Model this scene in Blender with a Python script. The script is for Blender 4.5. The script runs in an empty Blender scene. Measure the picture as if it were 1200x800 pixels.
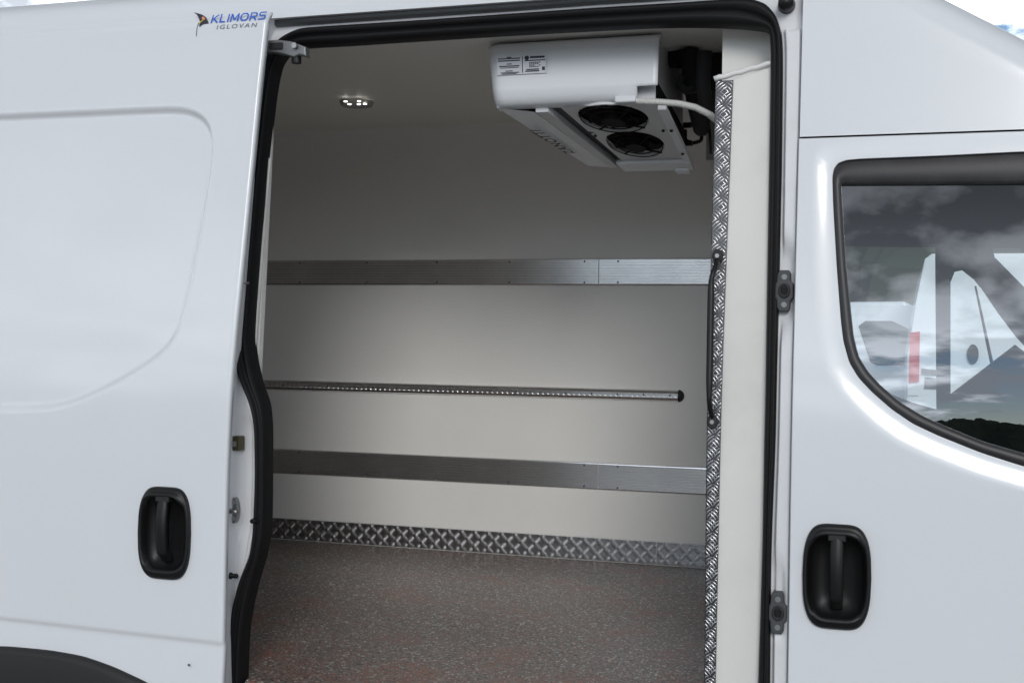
import bpy, bmesh, math, random
import numpy as np
from mathutils import Vector, Matrix
random.seed(7)
PI = math.pi
S = bpy.context.scene
COL = S.collection

# ---------------------------------------------------------------- camera
F = 1450.0; PSI = math.radians(17.3); RHO = .015
CAM = Vector((0, -2.86, 1.65))
_d = Vector((-math.sin(PSI), math.cos(PSI), 0)); _r = Vector((math.cos(PSI), math.sin(PSI), 0)); _z = Vector((0, 0, 1))
RC = math.cos(RHO)*_r + math.sin(RHO)*_z; UC = math.cos(RHO)*_z - math.sin(RHO)*_r
cd = bpy.data.cameras.new('camera'); cam = bpy.data.objects.new('camera', cd); COL.objects.link(cam)
cd.sensor_width = 36; cd.lens = F/1200*36; cd.clip_start = .05; cd.clip_end = 3000
M = Matrix((RC, UC, -_d)).transposed().to_4x4(); M.translation = CAM
cam.matrix_world = M
S.camera = cam

# ---------------------------------------------------------------- sky, sun, exposure
SUN_EL, SUN_AZ = math.radians(24), math.radians(163)      # azimuth clockwise from +Y
W = bpy.data.worlds.new('World'); S.world = W; W.use_nodes = True
nt = W.node_tree; nt.nodes.clear()
def nn(t, **k):
    n = nt.nodes.new(t)
    for a, b in k.items(): setattr(n, a, b)
    return n
L = nt.links.new
sky = nn('ShaderNodeTexSky', sky_type='NISHITA'); sky.sun_disc = False
sky.sun_elevation = SUN_EL; sky.sun_rotation = SUN_AZ; sky.air_density = 1; sky.dust_density = .2; sky.ozone_density = 3
tc = nn('ShaderNodeTexCoord')
mp = nn('ShaderNodeMapping'); mp.inputs['Scale'].default_value = (1, 1, 1.7); mp.inputs['Location'].default_value = (.35, .1, .2)
nz = nn('ShaderNodeTexNoise'); nz.inputs['Scale'].default_value = 9.5; nz.inputs['Detail'].default_value = 12; nz.inputs['Roughness'].default_value = .58
nz2 = nn('ShaderNodeTexNoise'); nz2.inputs['Scale'].default_value = 14.0; nz2.inputs['Detail'].default_value = 7
cr = nn('ShaderNodeValToRGB'); cr.color_ramp.elements[0].position = .44; cr.color_ramp.elements[1].position = .505
cc = nn('ShaderNodeValToRGB')
cc.color_ramp.elements[0].position = .42; cc.color_ramp.elements[0].color = (3.3, 3.6, 4.1, 1)
cc.color_ramp.elements[1].position = .56; cc.color_ramp.elements[1].color = (10.5, 11.2, 12.2, 1)
mx = nn('ShaderNodeMix', data_type='RGBA')
bg = nn('ShaderNodeBackground'); bg.inputs['Strength'].default_value = .085
out = nn('ShaderNodeOutputWorld')
L(tc.outputs['Generated'], mp.inputs['Vector']); L(mp.outputs['Vector'], nz.inputs['Vector']); L(mp.outputs['Vector'], nz2.inputs['Vector'])
cov_ = nn('ShaderNodeMapRange', interpolation_type='SMOOTHSTEP'); cov_.inputs[1].default_value = .15; cov_.inputs[2].default_value = .30; cov_.inputs[3].default_value = 0; cov_.inputs[4].default_value = .16
sz_ = nn('ShaderNodeSeparateXYZ'); L(tc.outputs['Generated'], sz_.inputs[0]); L(sz_.outputs['Z'], cov_.inputs[0])
ad_ = nn('ShaderNodeMath', operation='ADD'); L(nz.outputs['Fac'], ad_.inputs[0]); L(cov_.outputs[0], ad_.inputs[1]); L(ad_.outputs[0], cr.inputs['Fac']); L(nz2.outputs['Fac'], cc.inputs['Fac'])
L(cr.outputs['Color'], mx.inputs[0]); L(sky.outputs['Color'], mx.inputs[6])
sx = nn('ShaderNodeSeparateXYZ'); L(tc.outputs['Generated'], sx.inputs[0])
el = nn('ShaderNodeMapRange', interpolation_type='SMOOTHSTEP'); el.inputs[1].default_value = .19; el.inputs[2].default_value = .40; el.inputs[3].default_value = 2.3; el.inputs[4].default_value = .42
L(sx.outputs['Z'], el.inputs[0])
vm_ = nn('ShaderNodeVectorMath', operation='SCALE'); L(cc.outputs['Color'], vm_.inputs[0]); L(el.outputs[0], vm_.inputs['Scale']); L(vm_.outputs[0], mx.inputs[7])
L(mx.outputs[2], bg.inputs['Color']); L(bg.outputs['Background'], out.inputs['Surface'])
sl = bpy.data.lights.new('sun', 'SUN'); sl.energy = 1.0; sl.angle = math.radians(20); sl.color = (1, .985, .96)
so = bpy.data.objects.new('sun', sl); COL.objects.link(so)
sd = Vector((math.sin(SUN_AZ)*math.cos(SUN_EL), math.cos(SUN_AZ)*math.cos(SUN_EL), math.sin(SUN_EL)))
so.rotation_euler = sd.to_track_quat('Z', 'Y').to_euler()
V = S.view_settings; V.view_transform = 'Standard'; V.look = 'None'; V.gamma = 1; V.exposure = 0.28
S.render.engine = 'CYCLES'
S.cycles.use_denoising = True
S.cycles.max_bounces = 10; S.cycles.diffuse_bounces = 6; S.cycles.transparent_max_bounces = 12
S.cycles.sample_clamp_indirect = 6

# ---------------------------------------------------------------- geometry on real surfaces
def s(z):
    "how far the van's side leans in at height z"
    t = max(0.0, z-1.3)
    return .13*t*t/.8 if t < .4 else .13*(t-.2)
def s_np(z):
    t = np.maximum(0, z-1.3); return np.where(t < .4, .13*t*t/.8, .13*(t-.2))
def ray(px, py):
    px = float(px); py = float(py); return F*_d + (px-600)*RC + (400-py)*UC
def atY(px, py, Y):
    v = ray(px, py); return CAM + v*((Y-CAM.y)/v.y)
def atX(px, py, X):
    v = ray(px, py); return CAM + v*((X-CAM.x)/v.x)
def atZ(px, py, Z):
    v = ray(px, py); return CAM + v*((Z-CAM.z)/v.z)
def side(px, py, off=0.0):
    Y = 0
    for _ in range(25):
        p = atY(px, py, Y); Y = s(p.z)-off
    return atY(px, py, Y)
def resample(pts, n):
    P = np.array([tuple(p) for p in pts], float)
    dd = np.r_[0, np.cumsum(np.linalg.norm(np.diff(P, axis=0), axis=1))]
    t = np.linspace(0, dd[-1], n)
    return np.stack([np.interp(t, dd, P[:, k]) for k in range(P.shape[1])], 1)
def smooth_line(pts, n, it=3, closed=False):
    P = resample(pts, n)
    for _ in range(it):
        Q = P.copy(); Q[1:-1] = (P[:-2]+2*P[1:-1]+P[2:])/4; P = Q
    return P

# ---------------------------------------------------------------- materials
def mat(name, col, rough=.5, metal=0, coat=0, bump=None, var=None, emis=None, spec=.5):
    m = bpy.data.materials.new(name); m.use_nodes = True
    t = m.node_tree; b = t.nodes['Principled BSDF']
    b.inputs['Base Color'].default_value = (*col, 1); b.inputs['Roughness'].default_value = rough
    b.inputs['Metallic'].default_value = metal; b.inputs['Coat Weight'].default_value = coat
    b.inputs['Coat Roughness'].default_value = .08; b.inputs['Specular IOR Level'].default_value = spec
    co = t.nodes.new('ShaderNodeTexCoord')
    if bump:
        n = t.nodes.new('ShaderNodeTexNoise'); n.inputs['Scale'].default_value = bump[0]; n.inputs['Detail'].default_value = 4
        u = t.nodes.new('ShaderNodeBump'); u.inputs['Strength'].default_value = bump[1]; u.inputs['Distance'].default_value = bump[2]
        t.links.new(co.outputs['Object'], n.inputs['Vector']); t.links.new(n.outputs['Fac'], u.inputs['Height']); t.links.new(u.outputs['Normal'], b.inputs['Normal'])
    if var:     # (scale, other colour, low, high): uneven dirt or wear
        n = t.nodes.new('ShaderNodeTexNoise'); n.inputs['Scale'].default_value = var[0]; n.inputs['Detail'].default_value = 8; n.inputs['Roughness'].default_value = .65
        r = t.nodes.new('ShaderNodeValToRGB'); r.color_ramp.elements[0].position = var[2]; r.color_ramp.elements[1].position = var[3]
        r.color_ramp.elements[0].color = (*col, 1); r.color_ramp.elements[1].color = (*var[1], 1)
        t.links.new(co.outputs['Object'], n.inputs['Vector']); t.links.new(n.outputs['Fac'], r.inputs['Fac']); t.links.new(r.outputs['Color'], b.inputs['Base Color'])
        rr = t.nodes.new('ShaderNodeMapRange'); rr.inputs[3].default_value = rough*.85; rr.inputs[4].default_value = min(1, rough*1.3)
        t.links.new(n.outputs['Fac'], rr.inputs[0]); t.links.new(rr.outputs[0], b.inputs['Roughness'])
    if emis:
        b.inputs['Emission Color'].default_value = (*emis[0], 1); b.inputs['Emission Strength'].default_value = emis[1]
    return m
PAINT = mat('white_paint', (.775, .80, .835), .24, coat=.6, bump=(70, .03, .0015), var=(1.3, (.75, .775, .80), .35, 1.0))
PAINT2 = mat('jamb_paint', (.76, .77, .79), .4, coat=.15, var=(9, (.66, .66, .66), .5, .85))
RUBBER = mat('black_rubber', (.007, .007, .008), .62, spec=.3, bump=(60, .15, .003))
BLACK = mat('black_plastic', (.0055, .0055, .006), .42, spec=.4, bump=(900, .12, .0006))
BLACKM = mat('matt_black_plastic', (.016, .017, .018), .6, bump=(400, .2, .001))
GREYP = mat('grey_trim_plastic', (.06, .063, .068), .55)
RAILP = mat('grey_rail_plastic', (.13, .135, .14), .5)
DARKTRIM = mat('window_trim', (.022, .021, .024), .4, var=(14, (.035, .034, .036), .45, .7))
LINING = mat('white_lining', (.84, .83, .80), .42, bump=(160, .06, .0008), var=(3, (.81, .80, .77), .4, .7))
LINING2 = mat('white_end_panel', (.78, .77, .74), .45, bump=(120, .08, .001), var=(6, (.72, .715, .69), .5, .8))
CEIL = mat('white_ceiling_lining', (.79, .77, .72), .5, bump=(120, .05, .001))
ALU = mat('aluminium', (.82, .82, .82), .21, 1, bump=(220, .12, .0006), var=(6, (.70, .70, .71), .4, .7))
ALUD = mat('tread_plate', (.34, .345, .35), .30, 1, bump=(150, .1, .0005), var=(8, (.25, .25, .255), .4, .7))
ALUS = mat('darkened_tread_strip', (.12, .12, .125), .30, 1, bump=(150, .1, .0005), var=(8, (.09, .09, .095), .4, .7))  # sheet colour darkened to stand in for dim surroundings it would mirror
ALUB = mat('tread_bar', (.46, .46, .47), .26, 1)  # lighter colour stands in for the glint on the raised bars
STEEL = mat('zinc_steel', (.45, .44, .43), .4, 1)
CAST = mat('cast_metal', (.26, .265, .27), .5, .8, bump=(200, .3, .001))
SHELL = mat('cooling_unit_shell', (.72, .74, .77), .38, coat=.2)
SHELLD = mat('cooling_unit_tray', (.62, .63, .64), .45)
PIPE = mat('pipe_insulation', (.008, .008, .009), .8, bump=(80, .4, .004))
HOSE = mat('white_hose', (.62, .62, .60), .5)
STICK = mat('label_paper', (.70, .71, .74), .5)
INK = mat('dark_print', (.03, .03, .05), .6)
GREYINK = mat('grey_print', (.10, .11, .15), .6)
BLUEINK = mat('blue_print', (.030, .135, .60), .5)
ORANGE = mat('orange_print', (.80, .30, .13), .5)
YELLOW = mat('yellow_print', (.75, .62, .06), .5)
FANB = mat('fan_black', (.003, .003, .003), .7, spec=.2)
LED = mat('lit_led', (1, 1, .95), .5, emis=((1, .98, .9), 2.6))
LAMPW = mat('lamp_housing', (.35, .35, .33), .5)
SILIC = mat('white_sealant', (.82, .82, .80), .4)
RED = mat('red_lens', (.50, .004, .008), .2, coat=.5)
DGLASS = mat('dark_glass', (.03, .045, .05), .2, coat=.3)
CABTRIM = mat('dark_cab_trim', (.045, .045, .05), .8)
HEADL = mat('grey_headliner', (.08, .085, .08), .9)

def diamond_floor():
    m = bpy.data.materials.new('speckled_floor'); m.use_nodes = True
    t = m.node_tree; b = t.nodes['Principled BSDF']; N = t.nodes.new; K = t.links.new
    co = N('ShaderNodeTexCoord')
    base = None
    def flakes(scale, thr, seed):
        v = N('ShaderNodeTexVoronoi'); v.inputs['Scale'].default_value = scale
        mpn = N('ShaderNodeMapping'); mpn.inputs['Location'].default_value = (seed, seed*.7, 0)
        K(co.outputs['Object'], mpn.inputs['Vector']); K(mpn.outputs['Vector'], v.inputs['Vector'])
        sp = N('ShaderNodeSeparateColor'); K(v.outputs['Color'], sp.inputs[0])
        g = N('ShaderNodeMath'); g.operation = 'GREATER_THAN'; g.inputs[1].default_value = thr
        K(sp.outputs[0], g.inputs[0]); return v, sp, g
    # colour of each flake from its cell
    v, sp, g = flakes(185, 0, 0)
    r = N('ShaderNodeValToRGB'); r.color_ramp.interpolation = 'CONSTANT'
    e = r.color_ramp.elements; e[0].position = 0; e[0].color = (.13, .108, .092, 1); e[1].position = .30; e[1].color = (.19, .165, .145, 1)
    for p_, c_ in ((.50, (.235, .21, .19)), (.63, (.045, .038, .034)), (.74, (.24, .085, .062)), (.86, (.32, .29, .26)), (.945, (.60, .57, .53))):
        k = e.new(p_); k.color = (*c_, 1)
    K(sp.outputs[0], r.inputs['Fac'])
    # red patches where more red flakes fell
    v2, sp2, g2 = flakes(170, .6, 3.1)
    nz = N('ShaderNodeTexNoise'); nz.inputs['Scale'].default_value = 5.5; nz.inputs['Detail'].default_value = 3; K(co.outputs['Object'], nz.inputs['Vector'])
    rp = N('ShaderNodeMapRange'); rp.inputs[1].default_value = .5; rp.inputs[2].default_value = .68; sy = N('ShaderNodeSeparateXYZ'); K(co.outputs['Object'], sy.inputs[0])
    fy = N('ShaderNodeMapRange'); fy.inputs[1].default_value = .75; fy.inputs[2].default_value = .1; fy.inputs[3].default_value = -.03; fy.inputs[4].default_value = .10; K(sy.outputs['Y'], fy.inputs[0])
    af = N('ShaderNodeMath'); af.operation = 'ADD'; K(nz.outputs['Fac'], af.inputs[0]); K(fy.outputs[0], af.inputs[1]); K(af.outputs[0], rp.inputs[0])
    mu = N('ShaderNodeMath'); mu.operation = 'MULTIPLY'; K(g2.outputs[0], mu.inputs[0]); K(rp.outputs[0], mu.inputs[1])
    m1 = N('ShaderNodeMix'); m1.data_type = 'RGBA'; K(mu.outputs[0], m1.inputs[0]); K(r.outputs['Color'], m1.inputs[6]); m1.inputs[7].default_value = (.30, .095, .06, 1)
    # dull film
    n3 = N('ShaderNodeTexNoise'); n3.inputs['Scale'].default_value = 2.3; n3.inputs['Detail'].default_value = 5; K(co.outputs['Object'], n3.inputs['Vector'])
    m2 = N('ShaderNodeMix'); m2.data_type = 'RGBA'; m2.inputs[7].default_value = (.15, .135, .12, 1)
    r3 = N('ShaderNodeMapRange'); r3.inputs[1].default_value = .4; r3.inputs[2].default_value = .7; r3.inputs[4].default_value = .2; K(n3.outputs['Fac'], r3.inputs[0])
    K(r3.outputs[0], m2.inputs[0]); K(m1.outputs[2], m2.inputs[6])
    K(m2.outputs[2], b.inputs['Base Color'])
    b.inputs['Roughness'].default_value = .38; b.inputs['Coat Weight'].default_value = .35; b.inputs['Coat Roughness'].default_value = .2
    n4 = N('ShaderNodeTexNoise'); n4.inputs['Scale'].default_value = 160; n4.inputs['Detail'].default_value = 3; K(co.outputs['Object'], n4.inputs['Vector'])
    u = N('ShaderNodeBump'); u.inputs['Strength'].default_value = .25; u.inputs['Distance'].default_value = .001
    K(n4.outputs['Fac'], u.inputs['Height']); K(u.outputs['Normal'], b.inputs['Normal'])
    return m
FLOOR = diamond_floor()

def glass_mat():
    m = bpy.data.materials.new('tinted_glass'); m.use_nodes = True
    t = m.node_tree; t.nodes.clear(); N = t.nodes.new; K = t.links.new
    tr = N('ShaderNodeBsdfTransparent'); tr.inputs[0].default_value = (.84, .94, .95, 1)
    gl = N('ShaderNodeBsdfGlossy'); gl.inputs['Roughness'].default_value = .0; gl.inputs[0].default_value = (.95, .97, 1, 1)
    lw = N('ShaderNodeFresnel'); lw.inputs[0].default_value = 1.5
    ma = N('ShaderNodeMath'); ma.operation = 'ADD'; ma.inputs[1].default_value = .17; K(lw.outputs[0], ma.inputs[0])
    mi = N('ShaderNodeMixShader'); K(ma.outputs[0], mi.inputs[0]); K(tr.outputs[0], mi.inputs[1]); K(gl.outputs[0], mi.inputs[2])
    o = N('ShaderNodeOutputMaterial'); K(mi.outputs[0], o.inputs[0]); return m
GLASS = glass_mat()

# ---------------------------------------------------------------- mesh helpers
def mk(name, verts, faces, m, parent=None, smooth=False, loc=None):
    me = bpy.data.meshes.new(name); me.from_pydata([tuple(map(float, v)) for v in verts], [], [tuple(f) for f in faces]); me.update()
    if smooth: me.polygons.foreach_set('use_smooth', [True]*len(me.polygons))
    me.materials.append(m)
    o = bpy.data.objects.new(name, me); COL.objects.link(o)
    if parent: o.parent = parent
    return o
def recalc(o):
    b = bmesh.new(); b.from_mesh(o.data); bmesh.ops.recalc_face_normals(b, faces=b.faces); b.to_mesh(o.data); b.free(); return o
def grid_faces(nr, nc, closed=False, o=0):
    f = []
    for i in range(nr-1):
        for j in range(nc-1 if not closed else nc):
            k = (j+1) % nc
            f.append((o+i*nc+j, o+i*nc+k, o+(i+1)*nc+k, o+(i+1)*nc+j))
    return f
class MB:
    def __init__(s_): s_.v = []; s_.f = []
    def add(s_, v, f):
        o = len(s_.v); s_.v += [tuple(x) for x in v]; s_.f += [tuple(i+o for i in q) for q in f]; return s_
    def box(s_, a, b, bev=0):
        x0, y0, z0 = a; x1, y1, z1 = b
        if not bev:
            return s_.add([(x0,y0,z0),(x1,y0,z0),(x1,y1,z0),(x0,y1,z0),(x0,y0,z1),(x1,y0,z1),(x1,y1,z1),(x0,y1,z1)],
                          [(0,3,2,1),(4,5,6,7),(0,1,5,4),(1,2,6,5),(2,3,7,6),(3,0,4,7)])
        bm = bmesh.new(); bmesh.ops.create_cube(bm, size=1)
        for v in bm.verts: v.co = Vector(((x0+x1)/2+v.co.x*(x1-x0), (y0+y1)/2+v.co.y*(y1-y0), (z0+z1)/2+v.co.z*(z1-z0)))
        bmesh.ops.bevel(bm, geom=bm.edges[:], offset=bev, segments=3, profile=.5, affect='EDGES')
        bm.verts.index_update(); s_.add([v.co[:] for v in bm.verts], [[v.index for v in f.verts] for f in bm.faces]); bm.free(); return s_
    def tube(s_, pts, r, n=10, cap=True, rr=None):
        P = [Vector(p) for p in pts]; R = []
        prev = None
        for i, p in enumerate(P):
            t = (P[min(i+1, len(P)-1)]-P[max(i-1, 0)]).normalized()
            if prev is None:
                a = Vector((0,0,1)) if abs(t.z) < .9 else Vector((1,0,0)); u = t.cross(a).normalized()
            else: u = (prev - t*prev.dot(t)).normalized()
            prev = u; w = t.cross(u)
            q = r if rr is None else rr[i]
            R.append([p+(u*math.cos(2*PI*k/n)+w*math.sin(2*PI*k/n))*q for k in range(n)])
        v = [x for ring in R for x in ring]; f = grid_faces(len(P), n, True)
        if cap: f += [tuple(range(n))[::-1], tuple((len(P)-1)*n+k for k in range(n))]
        return s_.add(v, f)
    def disc_cyl(s_, c, axis, r, h, n=20, r2=None):
        "cylinder from c along axis"
        a = Vector(axis).normalized(); c = Vector(c); return s_.tube([c, c+a*h], r, n, True, [r, r if r2 is None else r2])
    def build(s_, name, m, parent=None, smooth=False, rc=True):
        o = mk(name, s_.v, s_.f, m, parent, smooth)
        if rc: recalc(o)
        return o
def bevel_prism(name, outline, y0, y1, bev, m, parent, seg=3, smooth=True):
    "closed XZ outline pushed from y0 (front) to y1, bevelled"
    bm = bmesh.new(); vs = [bm.verts.new((x, y0, z)) for x, z in outline]; f = bm.faces.new(vs)
    r = bmesh.ops.extrude_face_region(bm, geom=[f]); nv = [g for g in r['geom'] if isinstance(g, bmesh.types.BMVert)]
    for v in nv: v.co.y = y1
    bmesh.ops.recalc_face_normals(bm, faces=bm.faces)
    ed = [e for e in bm.edges if abs(e.verts[0].co.y-y0) < 1e-7 and abs(e.verts[1].co.y-y0) < 1e-7]
    bmesh.ops.bevel(bm, geom=ed, offset=bev, segments=seg, profile=.5, affect='EDGES')
    me = bpy.data.meshes.new(name); bm.to_mesh(me); bm.free(); me.materials.append(m)
    o = bpy.data.objects.new(name, me); COL.objects.link(o); o.parent = parent
    return o
def loft(rows, name, m, parent=None, smooth=True, closed=False, flip=False):
    n = len(rows[0]); v = [p for r_ in rows for p in r_]; f = grid_faces(len(rows), n, closed)
    if flip: f = [q[::-1] for q in f]
    return mk(name, v, f, m, parent, smooth)
def thing(name, label, cat, loc=(0, 0, 0), group=None):
    o = bpy.data.objects.new(name, None); COL.objects.link(o); o.location = loc; o['label'] = label; o['category'] = cat; o.empty_display_size = .1
    if group: o['group'] = group
    return o
def reloc(root, loc):
    "set the thing's base without moving its parts"
    root.location = loc
    def mv(o):
        for c in o.children:
            c.matrix_parent_inverse = Matrix.Translation(-Vector(loc))
    mv(root)

# ================================================================ SETTING
g = mk('ground', [(-900,-900,0),(900,-900,0),(900,900,0),(-900,900,0)], [(0,1,2,3)], mat('pale_paving', (.29,.29,.282), .85, bump=(40,.6,.01), var=(1.5,(.35,.345,.33),.4,.7)))
g['kind'] = 'structure'

# ================================================================ THE VAN
van = thing('panel_van', 'large white refrigerated panel van with its side cargo door slid open', 'van')

# --- roof and far side: sections along X
def Ztop(X):
    if X < -.35: return 2.665
    t = X+.35
    return 2.665 - (.62*t*t/.7 if t < .35 else .62*(t-.175))
XL = [-4.6, -3.5, -2.5, -1.5, -.8] + list(np.linspace(-.45, 1.1, 22))
rows = []
for X in XL:
    zt = Ztop(X); zb = max(2.511 if X < -.205 else 2.145, 0); zs = max(zt-.135, zb+.0)
    if X > .3: zb = min(zb, zt-.15); zs = zt-.135
    if zs < zb: zs = zb
    pts = [(s(z), z) for z in np.linspace(zb, zs, 6)]
    y0 = s(zs)
    for k in range(1, 11):
        a = k/10*PI/2
        pts.append((y0 + .30*(1-math.cos(a)) + .0, zs + (zt-zs)*math.sin(a)))
    pts += [(1.0, zt+.012)]
    pts = pts + [(2.0-y, z) for y, z in pts[-2::-1]]
    rows.append([(X, y, z) for y, z in pts])
loft([r_ for r_ in rows if r_[0][0] < -.21], 'roof', PAINT, van, flip=True)
# cab roof: its own section list from the seam forward
rows2 = []
for X in np.linspace(-.2235, 1.6, 30):
    zt = Ztop(X); zb = min(2.139-.004, zt-.12); zs = zt-.13
    zs = max(zs, zb+.002)
    pts = [(s(z), z) for z in np.linspace(zb, zs, 6)]; y0 = s(zs)
    for k in range(1, 11):
        a = k/10*PI/2; pts.append((y0+.30*(1-math.cos(a)), zs+(zt-zs)*math.sin(a)))
    pts += [(1.0, zt+.012)]; pts += [(2.0-y, z) for y, z in pts[-2::-1]]
    rows2.append([(X, y, z) for y, z in pts])
loft(rows2, 'cab_roof', PAINT, van, flip=True)
# left edge return of cab roof panel
e = rows2[0][:14]
loft([e, [(x+.002, y+.05, z) for x, y, z in e]], 'roof_edge', PAINT2, van)

# --- rear quarter side panel behind the open door, lower sill, far side wall
def drape(xa, xb, za, zb, nx, nz, off=0, name='side_panel', m=PAINT, parent=van):
    rows = [[(x, s(z)-off, z) for x in np.linspace(xa, xb, nx)] for z in np.linspace(za, zb, nz)]
    return loft(rows, name, m, parent)
drape(-4.6, -1.66, .45, 2.511, 12, 30, name='rear_side_panel')
drape(-1.66, -.2235, .45, .70, 6, 6, name='side_sill')
mk('far_side_panel', [(-4.6, 2.0, .45), (-.2, 2.0, .45), (-.2, 2.0, 2.139), (-4.6, 2.0, 2.511), (-.2, 1.88, 2.5), (-4.6, 1.87, 2.511)], [(0,3,2,1)], PAINT, van)
mk('rear_panel', [(-4.6, 0, .45), (-4.6, 2.0, .45), (-4.6, 1.85, 2.52), (-4.6, .15, 2.52)], [(0,1,2,3)], PAINT, van)
mk('underbody', [(-4.6, .02, .44), (1.7, .02, .44), (1.7, 1.98, .44), (-4.6, 1.98, .44)], [(0,1,2,3)], BLACKM, van)

# --- the door opening: body edge, jamb, black trim, lining reveal
A_L = [(269.5,800),(271,770),(272,740),(275.5,710),(283,680),(296.5,650),(300,620),(302.5,560),(301.6,500),(296,473),(283.6,445),(278.3,425),(277.5,400),(281,380),(289,285),(297,200),(304,118),(309,88),(316,66),(330,46),(352,34),(400,31),(480,26),(600,17.5),(700,10.5),(800,4.5),(850,1),(880,0),(898,6),(910,20),(916,40),(917.5,70),(916,200),(914,310),(910.5,440),(909,520),(904,640),(902.5,800)]
B_L = [(283.6,800),(284.5,770),(286,740),(290.5,710),(298,680),(307,650),(312,620),(312.8,560),(313,500),(310.6,473),(302,450),(296,425),(292.5,400),(293,380),(300,285),(308,200),(317,118),(320.5,95),(325,75),(334,62),(350,54),(400,51.5),(480,46),(600,38.5),(700,33),(760,30),(800,29),(840,29.5),(868,31),(896,34),(902,37),(903.3,60),(902,160),(899.5,300),(897,460),(895.5,520),(893.5,640),(888.5,800)]
nC = 420
def samp(L_):   # keep correspondence: same param per control point
    P = np.array(L_, float); k = np.linspace(0, len(P)-1, nC)
    Q = np.stack([np.interp(k, range(len(P)), P[:, i]) for i in (0, 1)], 1)
    for _ in range(14):
        R_ = Q.copy(); R_[1:-1] = (Q[:-2]+2*Q[1:-1]+Q[2:])/4; Q = R_
    return Q
A = samp(A_L); Bq = samp(B_L)
def bottom_ext(row):     # carry both ends straight down below the frame to the sill
    a = Vector(row[0]); b = Vector(row[-1])
    return [Vector((a.x-.005, a.y, .70))]+[Vector(p) for p in row]+[Vector((b.x, b.y, .70))]
J_OFF = -.045
rowA = bottom_ext([side(x, y, J_OFF) for x, y in A])
rowB = bottom_ext([side(x, y, -.062) for x, y in Bq])
# body edge (skin cut) loop matched to A
def skin_pt(a):
    "outer edge of the body opening nearest in kind to the seal point"
    return a
nA = len(rowA)
outer = []
zt_ = 2.511; xl_, xr_ = -1.66, -.2235
for i, p in enumerate(rowA):
    # side posts below z 2.38, header above with corner rounding
    if p.x < -1.0:
        if p.z < 2.36: q = (xl_, p.z)
        else:
            t = min(1, (p.z-2.36)/.09); q = (xl_ + (p.x-xl_)*max(0, t) if p.x > xl_ else xl_, 2.36+(zt_-2.36)*min(1, t))
    else:
        if p.z < 2.36: q = (xr_, p.z)
        else: q = None
    outer.append(q)
# header / right corner: walk the remaining points by proportion
idx = [i for i, q in enumerate(outer) if q is None]
for i in idx:
    p = rowA[i]
    if p.x < -.50: outer[i] = (p.x, zt_)
    else:
        # diagonal projection from corner centre (-.50,2.36)
        dx, dz = p.x+.50, p.z-2.36; tx = (xr_+.50)/max(dx, 1e-6); tz = (zt_-2.36)/max(dz, 1e-6); t = min(tx, tz)
        outer[i] = (-.50+dx*t, 2.36+dz*t)
O0 = [Vector((x, s(z), z)) for x, z in outer]
O1 = [Vector((x, s(z)+.006, z)) for x, z in outer]
O2 = [Vector((x, s(z)+.040, z)) for x, z in outer]
O3 = [v.lerp(Vector((a.x, s(a.z)+.045, a.z)), .12)+Vector((0, .004, 0)) for v, a in zip(O2, rowA)]
nj = 26
jr = [O0, O1, O2]
def sstep(a, b, x):
    t = min(1, max(0, (x-a)/(b-a))); return t*t*(3-2*t)
def jamb_relief(x, z, t):
    "pressed shapes in the post: + is outward"
    d = 0.0
    if x > -.6 and z < 2.40:      # front post
        d += .014*sstep(.25, .40, t)*(1-sstep(.80, .93, t))*0
        # recess round the upper striker, wide below 1.80 up to 1.93
        up = sstep(1.640, 1.690, z - .05*(1-t)) * (1-sstep(1.87, 1.93, z + .04*(1-t)))
        rest = 1-up
        d += .020*rest*sstep(.12, .30, 1-t)*(1 if z > 1.25 else 1)
        lo = sstep(.985, 1.00, z)*(1-sstep(1.095, 1.15, z-.05*t))
        d -= .012*lo*sstep(.1, .4, t)
        if z > 2.02: d += .004
        if abs(z-2.005) < .004: d -= .006
    if x < -1.5 and .9 < z < 1.6:   # rear post pocket
        d -= .020*sstep(1.10, 1.16, z)*(1-sstep(1.40, 1.47, z))*sstep(.02, .22, 1-t)*0.6
        d += .012*sstep(.55, .75, t)*(1-sstep(.86, .98, t))
    return d
for j in range(nj):
    t = j/(nj-1)
    row = []
    for v, a in zip(O3, rowA):
        p = v.lerp(a, t); q = Vector((p.x, s(p.z)+.045, p.z))
        q.y -= jamb_relief(p.x, p.z, t) if 0 < t < 1 else 0
        row.append(q)
    jr.append(row)
jr.append([a+Vector((0, .03, 0)) for a in rowA])
loft(jr, 'door_jamb', PAINT2, van)
# skin between opening edge and neighbours on top is the roof part; B-post lower skin not needed: the cab door meets the edge
# dark rail over the opening
hd = []
for (x, y0_, y1_) in [(313,23,30.5),(400,18,24.5),(480,12.5,18.8),(600,4.5,10.8),(700,-3,3.2),(800,-9,-3),(880,-14,-9)]:
    hd.append((side(x, y0_, -.012), side(x, y1_, -.03)))
r0 = resample([a for a, b in hd], 60); r1 = resample([b for a, b in hd], 60)
hm = MB(); hm.add([*map(tuple, r0), *map(tuple, r1), *[(a[0], a[1]+.035, a[2]) for a in r0], *[(a[0], a[1]+.02, a[2]-.003) for a in r1]],
    grid_faces(2, 60) + grid_faces(2, 60, o=0) if False else [(i, i+1, 61+i, 60+i) for i in range(59)] + [(60+i, 61+i, 181+i, 180+i) for i in range(59)] + [(120+i, 121+i, 1+i, i) for i in range(59)])
hm.build('guide_rail', RAILP, van, True)

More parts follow.
